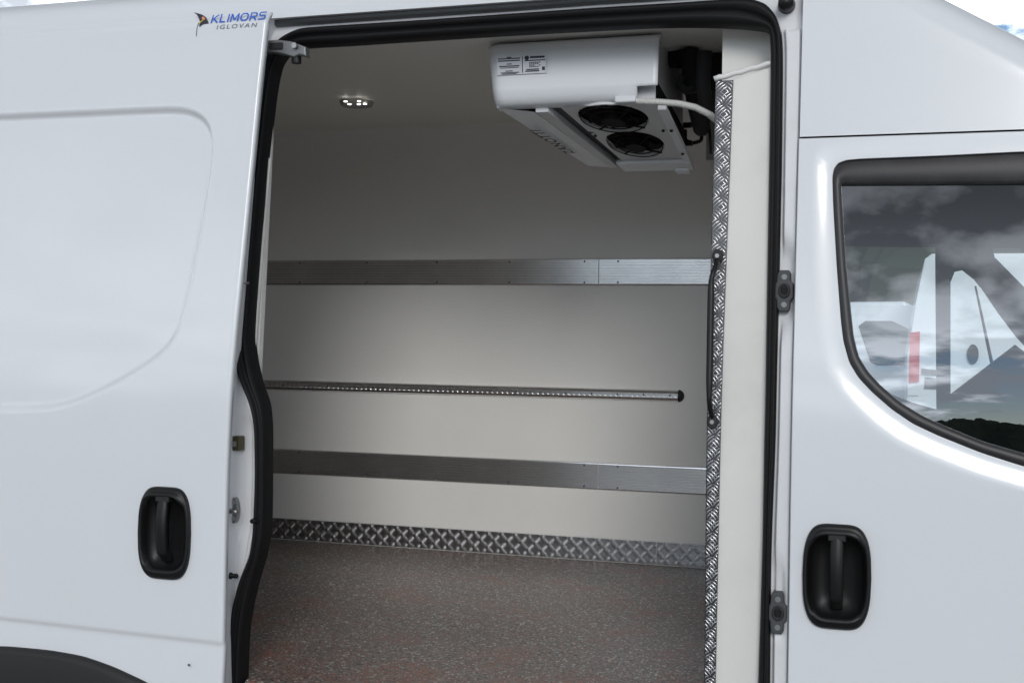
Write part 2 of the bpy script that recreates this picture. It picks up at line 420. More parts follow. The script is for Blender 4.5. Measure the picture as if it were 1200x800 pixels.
# black trim between seal line and lining
tr = []
for k, (w, dy) in enumerate([(0, 0), (.0, -.012), (.10, -.022), (.25, -.026), (.42, -.018), (.50, -.006), (.58, -.014), (.75, -.016), (.9, -.010), (1, .0), (1, .035)]):
    tr.append([a.lerp(b, w)+Vector((0, dy, 0)) for a, b in zip(rowA, rowB)])
loft(tr, 'door_seal', RUBBER, van)

# lining reveal: straight sided cut in the insulation
def rect_loop(xl, xr, zb, zt, rad, n=8):
    c = [(xl, zb)]
    for k in range(n+1): a = PI - k/n*PI/2; c.append((xl+rad+rad*math.cos(a), zt-rad+rad*math.sin(a)))
    for k in range(n+1): a = PI/2 - k/n*PI/2; c.append((xr-rad+rad*math.cos(a), zt-rad+rad*math.sin(a)))
    c.append((xr, zb)); return c
FZ = .823; CZ = 2.47
rv = rect_loop(-1.648, -.27, .70, 2.465, .03)
loft([[(x-.01*(x < -1), .066+s(z), z) for x, z in rv], [(x, .068+s(z), z) for x, z in rv], [(x, .086+s(z), z) for x, z in rv], [(x-.001, .092+s(z), z) for x, z in rv]], 'lining_reveal', LINING2, van, smooth=False)

# --- cargo room
def slab(name, a, b, m, bev=0): return MB().box(a, b, bev).build(name, m, van)
FS = lambda y: FZ-.047*(1.72-y)        # the floor falls slightly towards the doorway
loft([[(-3.7, y, z), (-.40, y, z)] for y, z in ((.0995, .70), (.0995, FS(.0995)), (.6, FS(.6)), (1.2, FS(1.2)), (1.74, FS(1.74)))], 'cargo_floor', FLOOR, van, smooth=False)
nz_ = [(.0994, FS(.0994))]+[(.072-.016*math.sin(a), FS(.072)-.016*(1-math.cos(a))) for a in np.linspace(.0, PI/2, 8)]+[(.056, .705)]
loft([[(-1.634, y, z), (-.31, y, z)] for y, z in nz_], 'floor_nosing', FLOOR, van)
slab('cargo_wall', (-3.7, 1.722, FZ), (-.42, 1.80, CZ-.15), LINING)
cvp = [(1.722, CZ-.15)]+[(1.722-.15*(1-math.cos(a)), CZ-.15+.15*math.sin(a)) for a in np.linspace(0, PI/2, 14)[1:]]
loft([[(x, y, z) for x in (-3.7, -.42)] for y, z in cvp], 'ceiling_cove', LINING, van)
slab('cargo_ceiling', (-3.7, .222, CZ), (-.10, 1.572, CZ+.06), CEIL)
slab('rear_lining', (-3.76, .1, FZ), (-3.7, 1.74, CZ+.05), LINING)
rl = MB(); 
rows = [[(-3.7, s(z)+.0925, z), (-1.645, s(z)+.0925, z)] for z in np.linspace(.70, CZ+.04, 24)]
loft(rows, 'near_lining', LINING, van)
slab('bulkhead', (-.40, .36, FZ-.1), (-.30, 1.74, CZ+.05), LINING)
# end panel beside the opening, its top cut aslant
Yp = .185
def pY(px, py): return atY(px, py, Yp)
# surfaces lean with the body side
def lean(px, py, off): return side(px, py, off)
eo = -.075
pl = [(858,92),(902,77),(905,78),(905,300),(902,520),(898,800),(837.5,800),(840,640),(847,400),(853,240)]
P = [lean(*q, eo) for q in [(857.5,95),(853,240),(847,400),(842,560),(839,690),(836,815)]]
Q = [lean(*q, eo) for q in [(912,76),(910,240),(908,400),(905,560),(903,690),(900,815)]]
def interp_line(L_, n): return [Vector(p) for p in resample(L_, n)]
P = interp_line(P, 40); Q = interp_line(Q, 40)
mkp = MB(); v = P + Q + [p+Vector((0, .02, 0)) for p in P] + [q+Vector((0, .02, 0)) for q in Q]
f = []
for i in range(39): f += [(i, i+1, 41+i, 40+i), (80+i, 120+i, 121+i, 81+i), (i, 80+i, 81+i, i+1)]
f += [(0, 40, 120, 80)]
mkp.add(v, f); mkp.build('end_panel', LINING2, van)
# bead of sealant on its slanting top
c0 = lean(837, 93, eo+.004); c1 = lean(912, 72, eo+.004)
MB().tube([c0.lerp(c1, t/12)+Vector((0, 0, .0015*math.sin(t*2.1))) for t in range(13)], .0068, 10).build('sealant_bead', SILIC, van, True)
# core of the bulkhead end behind / above the panel
cE = [lean(*q, eo-.022) for q in [(839,20),(838,60),(838,92)]]
MB().box((-.432, .275, 2.20), (-.17, .37, CZ+.03)).build('bulkhead_top', LINING, van)
core = MB()
rl_ = [(p.x-.0, p.y+.021, p.z) for p in P]
core.box((-.425, .28, .70), (-.18, .40, 2.28)); core.box((-.402, .205, .72), (-.20, .279, 2.27)); core.build('bulkhead_core', LINING, van)

# --- tread plate (five-bar pattern)
def bars_mat(o, k):
    "raised bars in a lighter metal: light catching them is put into colour"
    o.data.materials.append(ALUB)
    for i in range(k, len(o.data.polygons)): o.data.polygons[i].material_index = 1; o.data.polygons[i].use_smooth = True
    return o
def tread(mb, org, u, v, n, length, height, p=.0275, h=.0019, bl=.0235, bw=.0034, sp=.0056, ph=0):
    "raised bars on a flat sheet"
    org = Vector(org); u = Vector(u).normalized(); v = Vector(v).normalized(); n = Vector(n).normalized()
    mb.add([org, org+u*length, org+u*length+v*height, org+v*height], [(0, 1, 2, 3)])
    ni = int(length/p)+2; njj = int(height/p)+2
    for i in range(-1, ni):
        for j in range(-1, njj):
            cx, cy = (i+.5)*p, (j+.5)*p+ph
            sgn = 1 if (i+j) % 2 else -1
            du = Vector((.7071, sgn*.7071)); dv = Vector((-sgn*.7071, .7071))
            for k in range(-2, 3):
                c = Vector((cx, cy))+dv*(k*sp); l = bl/2*(1 if abs(k) < 2 else .86)
                pts2 = [c-du*l, c-du*l*.6-dv*bw/2, c+du*l*.6-dv*bw/2, c+du*l, c+du*l*.6+dv*bw/2, c-du*l*.6+dv*bw/2]
                if any(not (0 < q.x < length and 0 < q.y < height) for q in pts2): 
                    if any(not (-.012 < q.x-0 < length+.012 and -.012 < q.y < height+.012) for q in pts2): continue
                    # clip: shrink towards inside
                    pts2 = [Vector((min(length-.0005, max(.0005, q.x)), min(height-.0005, max(.0005, q.y)))) for q in pts2]
                    if (pts2[0]-pts2[3]).length < .004: continue
                top = [(pts2[0]*.72+c*.28), (pts2[3]*.72+c*.28)]
                top = [Vector((min(length-.001, max(.001, q.x)), min(height-.001, max(.001, q.y)))) for q in top]
                W3 = lambda q, hh: org+u*q.x+v*q.y+n*hh
                mb.bars = getattr(mb, 'bars', len(mb.f)); mb.add([W3(q, .0001) for q in pts2]+[W3(q, h) for q in top], [(0,1,6),(1,2,7,6),(2,3,7),(3,4,7),(4,5,6,7),(5,0,6)])
k0 = atY(313, 627, 1.72); k1 = atY(825, 668, 1.72)
for (xa, xb) in ((-3.69, -.8485), (-.847, -.44)):
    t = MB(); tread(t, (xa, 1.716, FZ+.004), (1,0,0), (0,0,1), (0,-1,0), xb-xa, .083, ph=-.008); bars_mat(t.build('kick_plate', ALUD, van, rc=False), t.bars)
# upright tread-plate edge on the end panel's corner
def strip_piece():
    mb = MB()
    L0 = [lean(*q, eo+.004) for q in [(838.5,95),(836,300),(831,520),(825,820)]]
    R0 = [lean(*q, eo+.004) for q in [(859,95),(849,400),(843,560),(838,820)]]
    n = 34
    L1 = interp_line(L0, n); 
    zt, zb = L1[0].z, L1[-1].z
    # straight leaning strip pieces following s(z)
    zz = np.linspace(zb, zt, 26)
    xl = lambda z: np.interp(z, [zb, zt], [L1[-1].x, L1[0].x])
    R1 = interp_line(R0, n)
    xr = lambda z: np.interp(z, [R1[-1].z, R1[0].z], [R1[-1].x, R1[0].x])
    rows = [[(xl(z)-.0, s(z)+.071+.10, z), (xl(z), s(z)+.0735, z), (xl(z)+.0015, s(z)+.071, z), (xr(z), s(z)+.071, z), (xr(z)+.0005, s(z)+.0745, z)] for z in zz]
    mb.add([p for r_ in rows for p in r_], [q for q in grid_faces(26, 5)])
    # bars
    p = .0285; z = zb
    j = 0
    while z < zt-.005:
        for i in range(2):
            x0 = xl(z)+.0025; w = xr(z)-x0
            cx, cz = x0+(i+.5)*w/2, z+p*.5
            sgn = 1 if (i+j) % 2 else -1
            for k in (-1.5, -.5, .5, 1.5):
                # curved bars, as rolled edges show them
                c = np.array([cx, cz])+np.array([-sgn*.7071, .7071])*k*.0074
                nb = 5; pts = []
                for q in range(nb):
                    tt = (q/(nb-1)-.5)*.026
                    bend = .0022*(1-(2*q/(nb-1)-1)**2)
                    pts.append(c+np.array([.7071, sgn*.7071])*tt+np.array([-sgn*.7071, .7071])*bend)
                ring = []
                for q, pt in enumerate(pts):
                    ww = .0020*(1 if 0 < q < nb-1 else .3); hh = .0024*(1 if 0 < q < nb-1 else .2)
                    nd = np.array([-sgn*.7071, .7071])
                    for (o_, h_) in ((-ww, 0), (0, hh), (ww, 0)):
                        X_, Z_ = pt+nd*o_
                        X_ = min(max(X_, xl(Z_)+.0015), xr(Z_)-.0005); Z_ = min(Z_, zt-.001)
                        ring.append((X_, s(Z_)+.0708-h_, Z_))
                mb.bars = getattr(mb, 'bars', len(mb.f)); mb.add(ring, grid_faces(nb, 3))
        z += p; j += 1
    return bars_mat(mb.build('corner_tread_strip', ALUS, van, rc=False), mb.bars)
strip_piece()

# --- screws helper
def screws(pts, axis, r, h, parent, m=STEEL, name='screw'):
    mb = MB()
    for p in pts: mb.disc_cyl(p, axis, r, h, 8, r*.7)
    o = mb.build(name, m, parent); o['kind'] = 'stuff' if len(pts) > 8 else 'thing'
    if o['kind'] == 'thing': del o['kind']
    return o
# --- scuff rails
def scuff(z0, z1, joint, label, px_scr):
    t = thing('scuff_rail', label, 'wall rail', group='ribbed aluminium rails on the cargo wall')
    h = z1-z0; n = 9
    prof = [(0, .0), (.003, .004)]
    for k in range(n):
        a = .006+(h-.012)*k/n; b = (h-.012)/n
        prof += [(a+b*.12, .0075), (a+b*.62, .0075), (a+b*.72, .0045), (a+b*1.0, .0045)]
    prof += [(h-.003, .004), (h, 0)]
    for (xa, xb) in ((-3.69, joint-.0012), (joint+.0012, -.43)):
        mk('rail_length', [(x, 1.7215-d, z0+a) for x in (xa, xb) for a, d in prof], [q[::-1] for q in grid_faces(2, len(prof))], ALU, t)
    P = []
    x = joint-.055
    xs = [joint+.075]
    while x > -3.6: xs.append(x); x -= .30
    xs += [-.50]
    for x in xs:
        for zz in (z0+.012, z1-.012): P.append((x, 1.7145, zz))
    screws(P, (0, -1, 0), .004, .0025, t, GREYINK)
    reloc(t, ((-3.69-.43)/2, 1.72, z0)); return t
scuff(1.866, 1.970, -1.085, 'ribbed aluminium rail along the cargo wall, the upper one under the ceiling lamp', None)
scuff(1.092, 1.196, -1.075, 'ribbed aluminium rail low on the cargo wall, just above the floor tread plate', None)

# --- lashing rail
lr = thing('lashing_rail', 'thin half-round load rail with scalloped slot and black end cap', 'load rail')
z_c = 1.457; r_ = .0215
prof = [(math.cos(a)*r_, math.sin(a)*.017) for a in np.linspace(PI, PI*.66, 6)] + [(-.0075, .0165), (-.0075, .010), (.0075, .010), (.0075, .0165)] + [(math.cos(a)*r_, math.sin(a)*.017) for a in np.linspace(PI*.34, 0, 6)]
xa, xb = -3.65, -.775
mk('rail_profile', [(x, 1.7215-d, z_c+a) for x in (xa, xb) for a, d in prof], [q[::-1] for q in grid_faces(2, len(prof))], ALU, lr)
sc = MB(); x = xa+.01
while x < xb-.006:          # scalloped lips either side of the slot
    for sg in (-1, 1):
        c = (x, z_c+sg*.0085); pts = []
        arc = [(x+.0085*math.cos(a), c[1]-sg*.0055*math.sin(a)) for a in np.linspace(0, PI, 7)]
        v = [(q[0], 1.7215-.0172, q[1]) for q in arc]+[(q[0], 1.7215-.0105, q[1]) for q in arc]
        sc.add(v, [tuple(range(7))]+[(i, i+1, 8+i, 7+i) for i in range(6)])
    x += .0205
sc.build('slot_lip', ALU, lr)['kind'] = 'stuff'
x = xb-.03; P = []
while x > xa: P.append((x, 1.712, z_c)); x -= .100
screws(P, (0, -1, 0), .0042, .004, lr, GREYINK)
cp = MB(); cv = []
for k in range(9):
    a = PI/2*k/8; cv.append([(xb+.022*math.sin(a), 1.7215-d*1.12*math.cos(a), z_c+h_*1.06*math.cos(a)) for h_, d in [(math.cos(b)*r_, math.sin(b)*.018) for b in np.linspace(0, PI, 13)]])
cp.add([p for q in cv for p in q], grid_faces(9, 13)); cp.build('end_cap', BLACKM, lr, True)
reloc(lr, (-2.2, 1.72, 1.435))

# --- ceiling lamp with five lit LEDs
lc = atZ(418, 119.5, CZ)
lamp = thing('ceiling_lamp', 'small round ceiling lamp with five lit white spots', 'lamp', group=None)
MB().disc_cyl((lc.x, lc.y, CZ), (0,0,-1), .060, .014, 36, .054).build('lamp_housing', LAMPW, lamp)
for k, (px, py) in enumerate([(405,118.5),(409.5,121.8),(420.5,121.8),(427,118),(431.5,121.3)]):
    q = atZ(px, py, CZ-.0135); q.x = max(lc.x-.045, min(lc.x+.045, q.x))
    MB().disc_cyl((q.x, q.y, CZ-.0135), (0,0,-1), .0064, .003, 14).build('led', LED, lamp)
reloc(lamp, (lc.x, lc.y, CZ))

# panel seams in ceiling (thin cover strip)
a_, b_ = atZ(328, 110, CZ), atZ(378, 131, CZ)
MB().box((-2.62, .22, CZ-.003), (-2.60, 1.72, CZ)).build('ceiling_cover_strip', CEIL, van)

# --- grab handle on the pillar
gh = thing('grab_handle', 'long black upright grab handle bolted to the tread-plate corner', 'grab handle')
Yg = .0
g0 = lean(841, 300, eo+.012); g1 = lean(835, 494, eo+.012)
for (c, dz) in ((g0, -1), (g1, 1)):
    o = [(c.x-.013*math.cos(a)+0, c.z+.017*math.sin(a)) for a in np.linspace(0, 2*PI, 20, endpoint=False)]
    bevel_prism('mount', o, c.y-.008, c.y+.012, .004, BLACKM, gh)
    MB().disc_cyl((c.x, c.y-.007, c.z), (0,-1,0), .0055, .005, 6).build('bolt', STEEL, gh)
h0 = lean(833.5, 330, eo+.045); h1 = lean(831, 470, eo+.045)
path = [g0+Vector((0,-.002,-.008)), g0.lerp(h0, .35)+Vector((.004,-.012,0)), g0.lerp(h0, .75)+Vector((0, -.012, 0)), h0, h0.lerp(h1, .25), h0.lerp(h1, .5), h0.lerp(h1, .75), h1, h1.lerp(g1, .4), g1+Vector((0,-.002,.01))]
Pp = smooth_line(path, 60, 2)
rr = [.0062+.0022*sstep(8, 16, i)*(1-sstep(44, 52, i)) for i in range(60)]
MB().tube(Pp, .01, 12, True, rr).build('handle_bar', BLACK, gh, True)
reloc(gh, tuple(g1))

# --- cooling unit
cu = thing('cooling_unit', 'white ceiling-hung refrigeration unit with two black fans underneath', 'cooling unit')
UX0, UX1, UY = -1.090, -.605, .33
UZ = 2.283; UT = 2.462
far = atZ(803, 190, UZ)
UY2 = atZ(690, 193, UZ).y
# front cover: profile rolled over at its lower edge, ends rounded
prof = [(UY+.07, UT+.004), (UY+.025, UT), (UY+.006, UT-.012), (UY, UT-.035), (UY-.006, UT-.10), (UY-.010, UZ+.045), (UY-.006, UZ+.022), (UY+.006, UZ+.006), (UY+.028, UZ), (UY+.045, UZ+.001)]
PR = smooth_line(prof, 44, 1)
rows = []
nx = 40
for i in range(nx):
    t = i/(nx-1); 
    if t < .18:
        a = (1-t/.18)*PI/2; ex = UX0+.05*(1-math.sin(a)); ey = .05*(1-math.cos(a))
    else: ex = UX0+.05+(UX1-UX0-.05)*(t-.18)/.82; ey = 0
    row = []
    for q in PR:
        xx = ex; zz = q[1]
        xx += (2.462-zz)*.16*max(0, 1-(ex-UX0)/.12)      # left end slopes in towards the bottom
        row.append((xx, q[0]+ey, zz))
    rows.append(row)
# cut step at the lower right corner of the cover
XS = atY(743, 110, UY).x; ZS = atY(760, 99, UY).z
cov = MB(); cov.add([p for r0_ in rows for p in r0_], [fc for fc in grid_faces(nx, 44) if not (np.mean([ [p for r0_ in rows for p in r0_][k][0] for k in fc[:1]]) > XS and np.mean([[p for r0_ in rows for p in r0_][k][2] for k in fc[:1]]) < ZS)])
o = cov.build('front_cover', SHELL, cu, True)
md = o.modifiers.new('thickness', 'SOLIDIFY'); md.thickness = .004; md.offset = -1
# left end and body
def bx(name, a, b, m, bev=.003, par=cu): return MB().box(a, b, bev).build(name, m, par)
xl2 = -1.056; UY2 = .83; SL = .19; TP = .29; SHR = []
# tray / underside with sloped left skirt
T = MB()
T.add([(xl2+.0, UY+.018, UZ+.006), (xl2+.0, UY2-.0, UZ+.002), (xl2+.100, UY2, UZ-.004), (xl2+.100, UY+.03, UZ-.004),
       (UX0-.0, UY+.05, UT), (UX0-.0, UY2, UT)], [(0,1,2,3),(4,5,1,0),(5,4,0) if False else (4,0,1)][:2])
T.build('side_shell', SHELL, cu)
bx('cover_strip', (xl2+.103, UY+.03, UZ-.006), (xl2+.140, UY2, UZ+.02), SHELLD, .002)
# recessed channel then fan plate
FP0, FP1 = xl2+.180, UX1+.002
bx('channel', (xl2+.140, UY+.03, UZ+.012), (FP0, UY2, UZ+.02), GREYP, 0)
fc1 = atZ(740, 163, UZ); fc2 = atZ(722, 131, UZ)
hr = .132
cxf = -.757
ys = [.440, .643]
# fan plate with two round holes: loft from circle to its square share
yy0, yy1 = .345, UY2-.02
def holed(cx, cy, r, x0, x1, y0, y1, z, n=48):
    ins, outs = [], []
    for k in range(n):
        a = 2*PI*k/n; dx, dy = math.cos(a), math.sin(a)
        t = min(((x1-cx) if dx > 0 else (x0-cx))/dx if abs(dx) > 1e-6 else 9, ((y1-cy) if dy > 0 else (y0-cy))/dy if abs(dy) > 1e-6 else 9)
        ins.append((cx+r*dx, cy+r*dy, z)); outs.append((cx+t*dx, cy+t*dy, z))
    return outs, ins
FR = .100
ycut = (ys[0]+ys[1])/2
for (cy, y0, y1) in ((ys[0], yy0, ycut), (ys[1], ycut, yy1)):
    outs, ins = holed(cxf, cy, FR, FP0, FP1-.01, y0, y1, UZ)
    loft([outs, ins, [(x, y, z+.008) for x, y, z in ins]], 'fan_plate', SHELLD, cu, smooth=False, closed=True)
    fan = bpy.data.objects.new('fan', None)
    hub = MB().disc_cyl((cxf, cy, UZ+.02), (0,0,-1), .035, .03, 20, .03)
    for k in range(7):
        a = 2*PI*k/7
        r0v, r1v = .03, FR-.008
        a2 = a+.55
        hub.add([(cxf+r0v*math.cos(a), cy+r0v*math.sin(a), UZ+.002), (cxf+r1v*math.cos(a+.1), cy+r1v*math.sin(a+.1), UZ+.0), (cxf+r1v*math.cos(a2+.15), cy+r1v*math.sin(a2+.15), UZ+.022), (cxf+r0v*math.cos(a2), cy+r0v*math.sin(a2), UZ+.018)], [(0,1,2,3)])
    hub.build('fan', FANB, cu)
    gd = MB()
    for rr_ in (FR*.94, FR*.66):
        gd.tube([(cxf+rr_*math.cos(a), cy+rr_*math.sin(a), UZ-.006) for a in np.linspace(0, 2*PI, 33)], .0016, 6, False)
    for k in range(4):
        a = PI/4+k*PI/2
        gd.tube([(cxf+.02*math.cos(a), cy+.02*math.sin(a), UZ-.010), (cxf+(FR+.003)*math.cos(a), cy+(FR+.003)*math.sin(a), UZ-.003)], .0025, 6)
    gd.disc_cyl((cxf, cy, UZ-.004), (0,0,-1), .034, .010, 20)
    gd.build('fan_guard', FANB, cu)
bx('fan_box', (FP0, UY+.03, UZ+.024), (FP1-.01, UY2-.03, UZ+.06), FANB, 0)
bx('side_flange', (FP1-.012, UY+.045, UZ-.008), (FP1+.012, UY2, UZ+.006), SHELL, .002)
bx('notch_plate', (XS-.02, UY+.026, UZ+.001), (UX1-.012, UY+.030, ZS+.03), SHELLD, 0)
bx('rear_tray', (xl2+.155, UY2-.05, UZ-.012), (FP1+.012, UY2+.02, UZ-.0), SHELL, .004)
bx('rear_foot', (FP1-.06, UY2-.0, UZ-.02), (FP1-.0, UY2+.03, UZ+.0), SHELL, .003)
bx('inner_body', (UX0+.02, UY+.06, UZ+.06), (UX1-.03, UY2, UT+.008), BLACKM, 0)
bx('end_plate', (UX1-.03, UY+.06, UZ+.004), (UX1-.022, UY2, UT+.006), SHELLD, 0)
for q_ in [(FP0+.01, ycut+.02, UZ-.001), (FP1-.03, ycut, UZ-.001), (FP0+.012, yy1-.01, UZ-.001), (FP1, yy1-.10, UZ-.009), (FP1, ycut-.02, UZ-.009)]:
    MB().disc_cyl(q_, (0,0,-1), .005, .004, 8).build('screw', BLACKM, cu)
# the underside falls away towards the far wall and narrows
for o_ in cu.children:
    if o_.name.startswith('front_cover'): continue
    for v_ in o_.data.vertices:
        dy_ = v_.co.y-UY; zz_ = v_.co.z; wz = min(1, max(0, (UT-zz_)/(UT-UZ)))
        v_.co.x += min(1, max(0, (UX1-v_.co.x)/(UX1-xl2)))*TP*dy_*wz
        v_.co.z -= SL*dy_*wz
# pipes between unit and bulkhead
pm = MB()
def pipe(pts, r): 
    q = smooth_line(pts, 40, 4); pm.tube(q, r, 12)
pipe([atY(806,58,.55), atY(812,90,.56), atY(815,120,.60), atY(822,150,.8)], .026)
pipe([atY(826,60,.42), atY(824,100,.45), atY(828,130,.5)], .02)
pipe([atY(780,66,.62), atY(800,68,.6), atY(815,70,.55)], .03)
pipe([atY(800,90,.5), atY(796,100,.5), atY(803,106,.5), atY(818,104,.52)], .011)
pm.build('pipe_insulation', PIPE, cu, True)
bx('pipe_box', (UX1+.01, .62, 2.36), (-.42, 1.0, CZ-.002), PIPE, .01)
vm = MB()
for pts, r in (([atY(803,152,1.0), atY(803,165,1.0), atY(812,168,1.0), atY(822,165,1.0), atY(823,140,1.0)], .006), ([atY(808,146,1.0), atY(820,148,1.0)], .006), ([atY(830,140,.8), atY(832,160,.8), atY(833,180,.85)], .004)):
    vm.tube(smooth_line(pts, 24, 1), r, 8)
for px, py in ((805,147),(806,168),(822,156)):
    q = atY(px, py, .985); vm.box((q.x-.012, q.y-.01, q.z-.008), (q.x+.014, q.y+.01, q.z+.008), .002)
vm.build('valve', BLACK, cu)['kind'] = 'stuff'
bx('valve_bracket', (UX1+.03, .98, 2.22), (-.50, .99, 2.40), LAMPW, .001)
# drain hose
hp = [atY(746,118.5,UY-.004), atY(770,119.5,UY-.004), atY(795,121.5,UY-.0), atY(815,126,UY), atY(832,134.5,UY+.01), atY(845,146,UY+.05)]
HP = smooth_line(hp, 210, 8)
MB().tube(HP, .008, 12, True, [.0092 if i % 4 < 2 else .0074 for i in range(210)]).build('drain_hose', HOSE, cu, True)
a_ = atY(721, 117.5, UY-.006); b_ = atY(746, 118.5, UY-.006)
MB().box((a_.x, a_.y-.012, a_.z-.009), (b_.x, a_.y+.03, a_.z+.010), .005).build('hose_spout', SHELL, cu)
# label on the cover
def quad_map(corners, fn):
    "corners in order lower-left, lower-right, upper-right, upper-left; returns u,v -> world"
    c = [fn(*q) for q in corners]
    return lambda u, v: (c[0]*(1-u)+c[1]*u)*(1-v)+(c[3]*(1-u)+c[2]*u)*v
Fm = quad_map([(583,88.5),(640,85.5),(639.5,64.5),(582.5,67.5)], lambda x, y: atY(x, y, UY-.0095))
def decal(polys, fm, name, m, parent, n=Vector((0,-1,0)), th=.0006, lift=0):
    mb = MB()
    for poly in polys:
        v = [fm(u, w)+n*lift for u, w in poly]; k = len(v)
        mb.add([p+n*th for p in v]+v, [tuple(range(k))]+[(i, k+i, k+(i+1) % k, (i+1) % k) for i in range(k)])
    return mb.build(name, m, parent)
R4 = lambda a, b, c, d_: [(a, b), (c, b), (c, d_), (a, d_)]
lb = decal([R4(0, 0, 1, 1)], Fm, 'rating_label', STICK, cu)
rows_ = [R4(.02,.86,.48,.92), R4(.02,.74,.47,.80), R4(.20,.93,.30,.98), R4(.20,.56,.30,.61), R4(.04,.44,.46,.50), R4(.06,.36,.44,.40), R4(.17,.17,.32,.22), R4(.07,.08,.45,.13), R4(.10,.02,.40,.06), R4(.515,.06,.53,.98),
         R4(.68,.84,.98,.96), R4(.57,.70,.99,.76), R4(.60,.20,.86,.26), R4(.58,.10,.86,.17), R4(.92,.15,.98,.35), [(.615+.05*math.cos(a), .88+.12*math.sin(a)) for a in np.linspace(0, 2*PI, 14, endpoint=False)]]
for k in range(6):
    for j in range(4):
        if random.random() < .7: rows_.append(R4(.66+k*.04, .34+j*.08, .69+k*.04, .39+j*.08))
decal(rows_, Fm, 'print', INK, lb, lift=.0007)
# lettering
def text_polys(txt, w=1.0, sx=1, bold=0, shear=0):
    cu_ = bpy.data.curves.new('t', 'FONT'); cu_.body = txt; cu_.size = 1; cu_.offset = bold; cu_.shear = shear; cu_.space_character = w; cu_.resolution_u = 4
    o_ = bpy.data.objects.new('t', cu_); me = bpy.data.meshes.new_from_object(o_)
    v = np.array([x.co[:2] for x in me.vertices]); f_ = [tuple(p.vertices) for p in me.polygons]
    v = (v-v.min(0))/(v.max(0)-v.min(0)); bpy.data.objects.remove(o_); bpy.data.curves.remove(cu_)
    return v, f_
def letter(txt, fm, name, m, parent, n, lift=.001, **k):
    v, f_ = text_polys(txt, **k)
    return mk(name, [fm(u, w)+n*lift for u, w in v], f_, m, parent)
# maker's name printed along the unit's underside; it reads from far to near
ta = atZ(655.5, 175, UZ-.003); tb = atZ(620, 151.5, UZ-.003)
def under(x, y): 
    w_ = min(1, max(0, (UX1-x)/(UX1-xl2))); return Vector((x+w_*TP*(y-UY), y, UZ-.002-SL*(y-UY)))
x0, x1 = xl2+.008, xl2+.046
y0, y1 = .690, .490
letter('ZANOTTI', lambda u, w: under(x1+(x0-x1)*w, y0+(y1-y0)*u), 'lettering', INK, cu, Vector((0,0,-1)), .0045, bold=.025, w=1.15)
reloc(cu, ((UX0+UX1)/2, (UY+UY2)/2, CZ))

# ================================================================ SLIDING DOOR
sdoor = mk('sliding_door', [(0,0,0)], [], PAINT, van)   # replaced below
OFF = .09
XR = lambda z: np.interp(z, [.7, 1.2, 1.5, 1.9, 2.3, 2.5], [-1.612, -1.609, -1.604, -1.595, -1.588, -1.582])
zs_ = np.concatenate([np.arange(.60, 2.502, .0058), [2.504, 2.507, 2.508]]); xs_ = np.concatenate([np.arange(-2.95, -2.45, .03), np.arange(-2.45, -1.62, .0052)])
rec = [(-500,140),(-200,138),(0,134),(100,129.5),(180,126),(212,125),(230,129),(243,138),(250,152),(251,172),(246,215),(236,270),(224,330),(213,378),(205,398),(190,415),(160,436),(110,463),(80,475),(60,479.5),(30,481),(0,481),(-200,479),(-500,476)]
rc2 = np.array([[side(*q, OFF).x, side(*q, OFF).z] for q in rec])
rc2 = smooth_line(list(rc2)+[rc2[0]], 260, 3)
def sdist(px, pz, poly):
    d2 = np.full(px.shape, 1e9); inside = np.zeros(px.shape, bool)
    for a, b in zip(poly[:-1], poly[1:]):
        ab = b-a; t = np.clip(((px-a[0])*ab[0]+(pz-a[1])*ab[1])/max(1e-12, (ab@ab)), 0, 1)
        d2 = np.minimum(d2, (px-a[0]-t*ab[0])**2+(pz-a[1]-t*ab[1])**2)
        c = ((a[1] > pz) != (b[1] > pz))
        with np.errstate(divide='ignore', invalid='ignore'):
            xi = (b[0]-a[0])*(pz-a[1])/(b[1]-a[1])+a[0]
        inside ^= c & (px < xi)
    return np.where(inside, -1, 1)*np.sqrt(d2)
base = -1.609
ZZ, XX = np.meshgrid(zs_, xs_, indexing='ij')
SH = XR(ZZ)-base
XX = XX+SH
sdv = sdist(XX.ravel(), ZZ.ravel(), rc2).reshape(XX.shape)
def ss(a, b, x):
    t = np.clip((x-a)/(b-a), 0, 1); return t*t*(3-2*t)
YY = s_np(ZZ)-OFF
YY = YY+.015*(1-ss(-.016, .002, sdv))
zc = np.interp(XX, [-2.95, -2.293, -1.614], [.900, .891, .881])
YY = YY+.006*(1-ss(-.012, .0, ZZ-zc)) - np.clip(zc-.02-ZZ, 0, 1)*.07
YY += .004*ss(2.47, 2.508, ZZ)**2*3
v = np.stack([XX, YY, ZZ], -1)
# hem on the front edge
cols = [v]
for dx, dy in ((.0035, .0006), (.0065, .0028), (.008, .006), (.008, .020), (-.004, .022)):
    e = v[:, -1:, :].copy(); e[:, :, 0] += dx; e[:, :, 1] += dy; cols.append(e)
v = np.concatenate(cols, 1); nr, nc = v.shape[:2]
vv = v.reshape(-1, 3)
def keep(vx, f_, corners, off):
    (x0, y0), (x1, y1) = corners; c = side((x0+x1)/2, (y0+y1)/2, off); hw = side(x1, (y0+y1)/2, off).x-c.x; hh = side((x0+x1)/2, y0, off).z-c.z
    zr = np.abs(vx[:, 2]-c.z)/(hh*.83); xr = np.abs(vx[:, 0]-c.x)/(hw*.83*(1-.17*np.minimum(zr, 1)**2.2))
    m_ = (xr**4.76+zr**4.76) < 1
    return [q for q in f_ if not any(m_[k] for k in q)]
me = bpy.data.meshes.new('sliding_door'); me.from_pydata(vv.tolist(), [], keep(vv, grid_faces(nr, nc), ((163.5, 570), (224, 678)), OFF)); me.update(); me.polygons.foreach_set('use_smooth', [True]*len(me.polygons)); me.materials.append(PAINT)
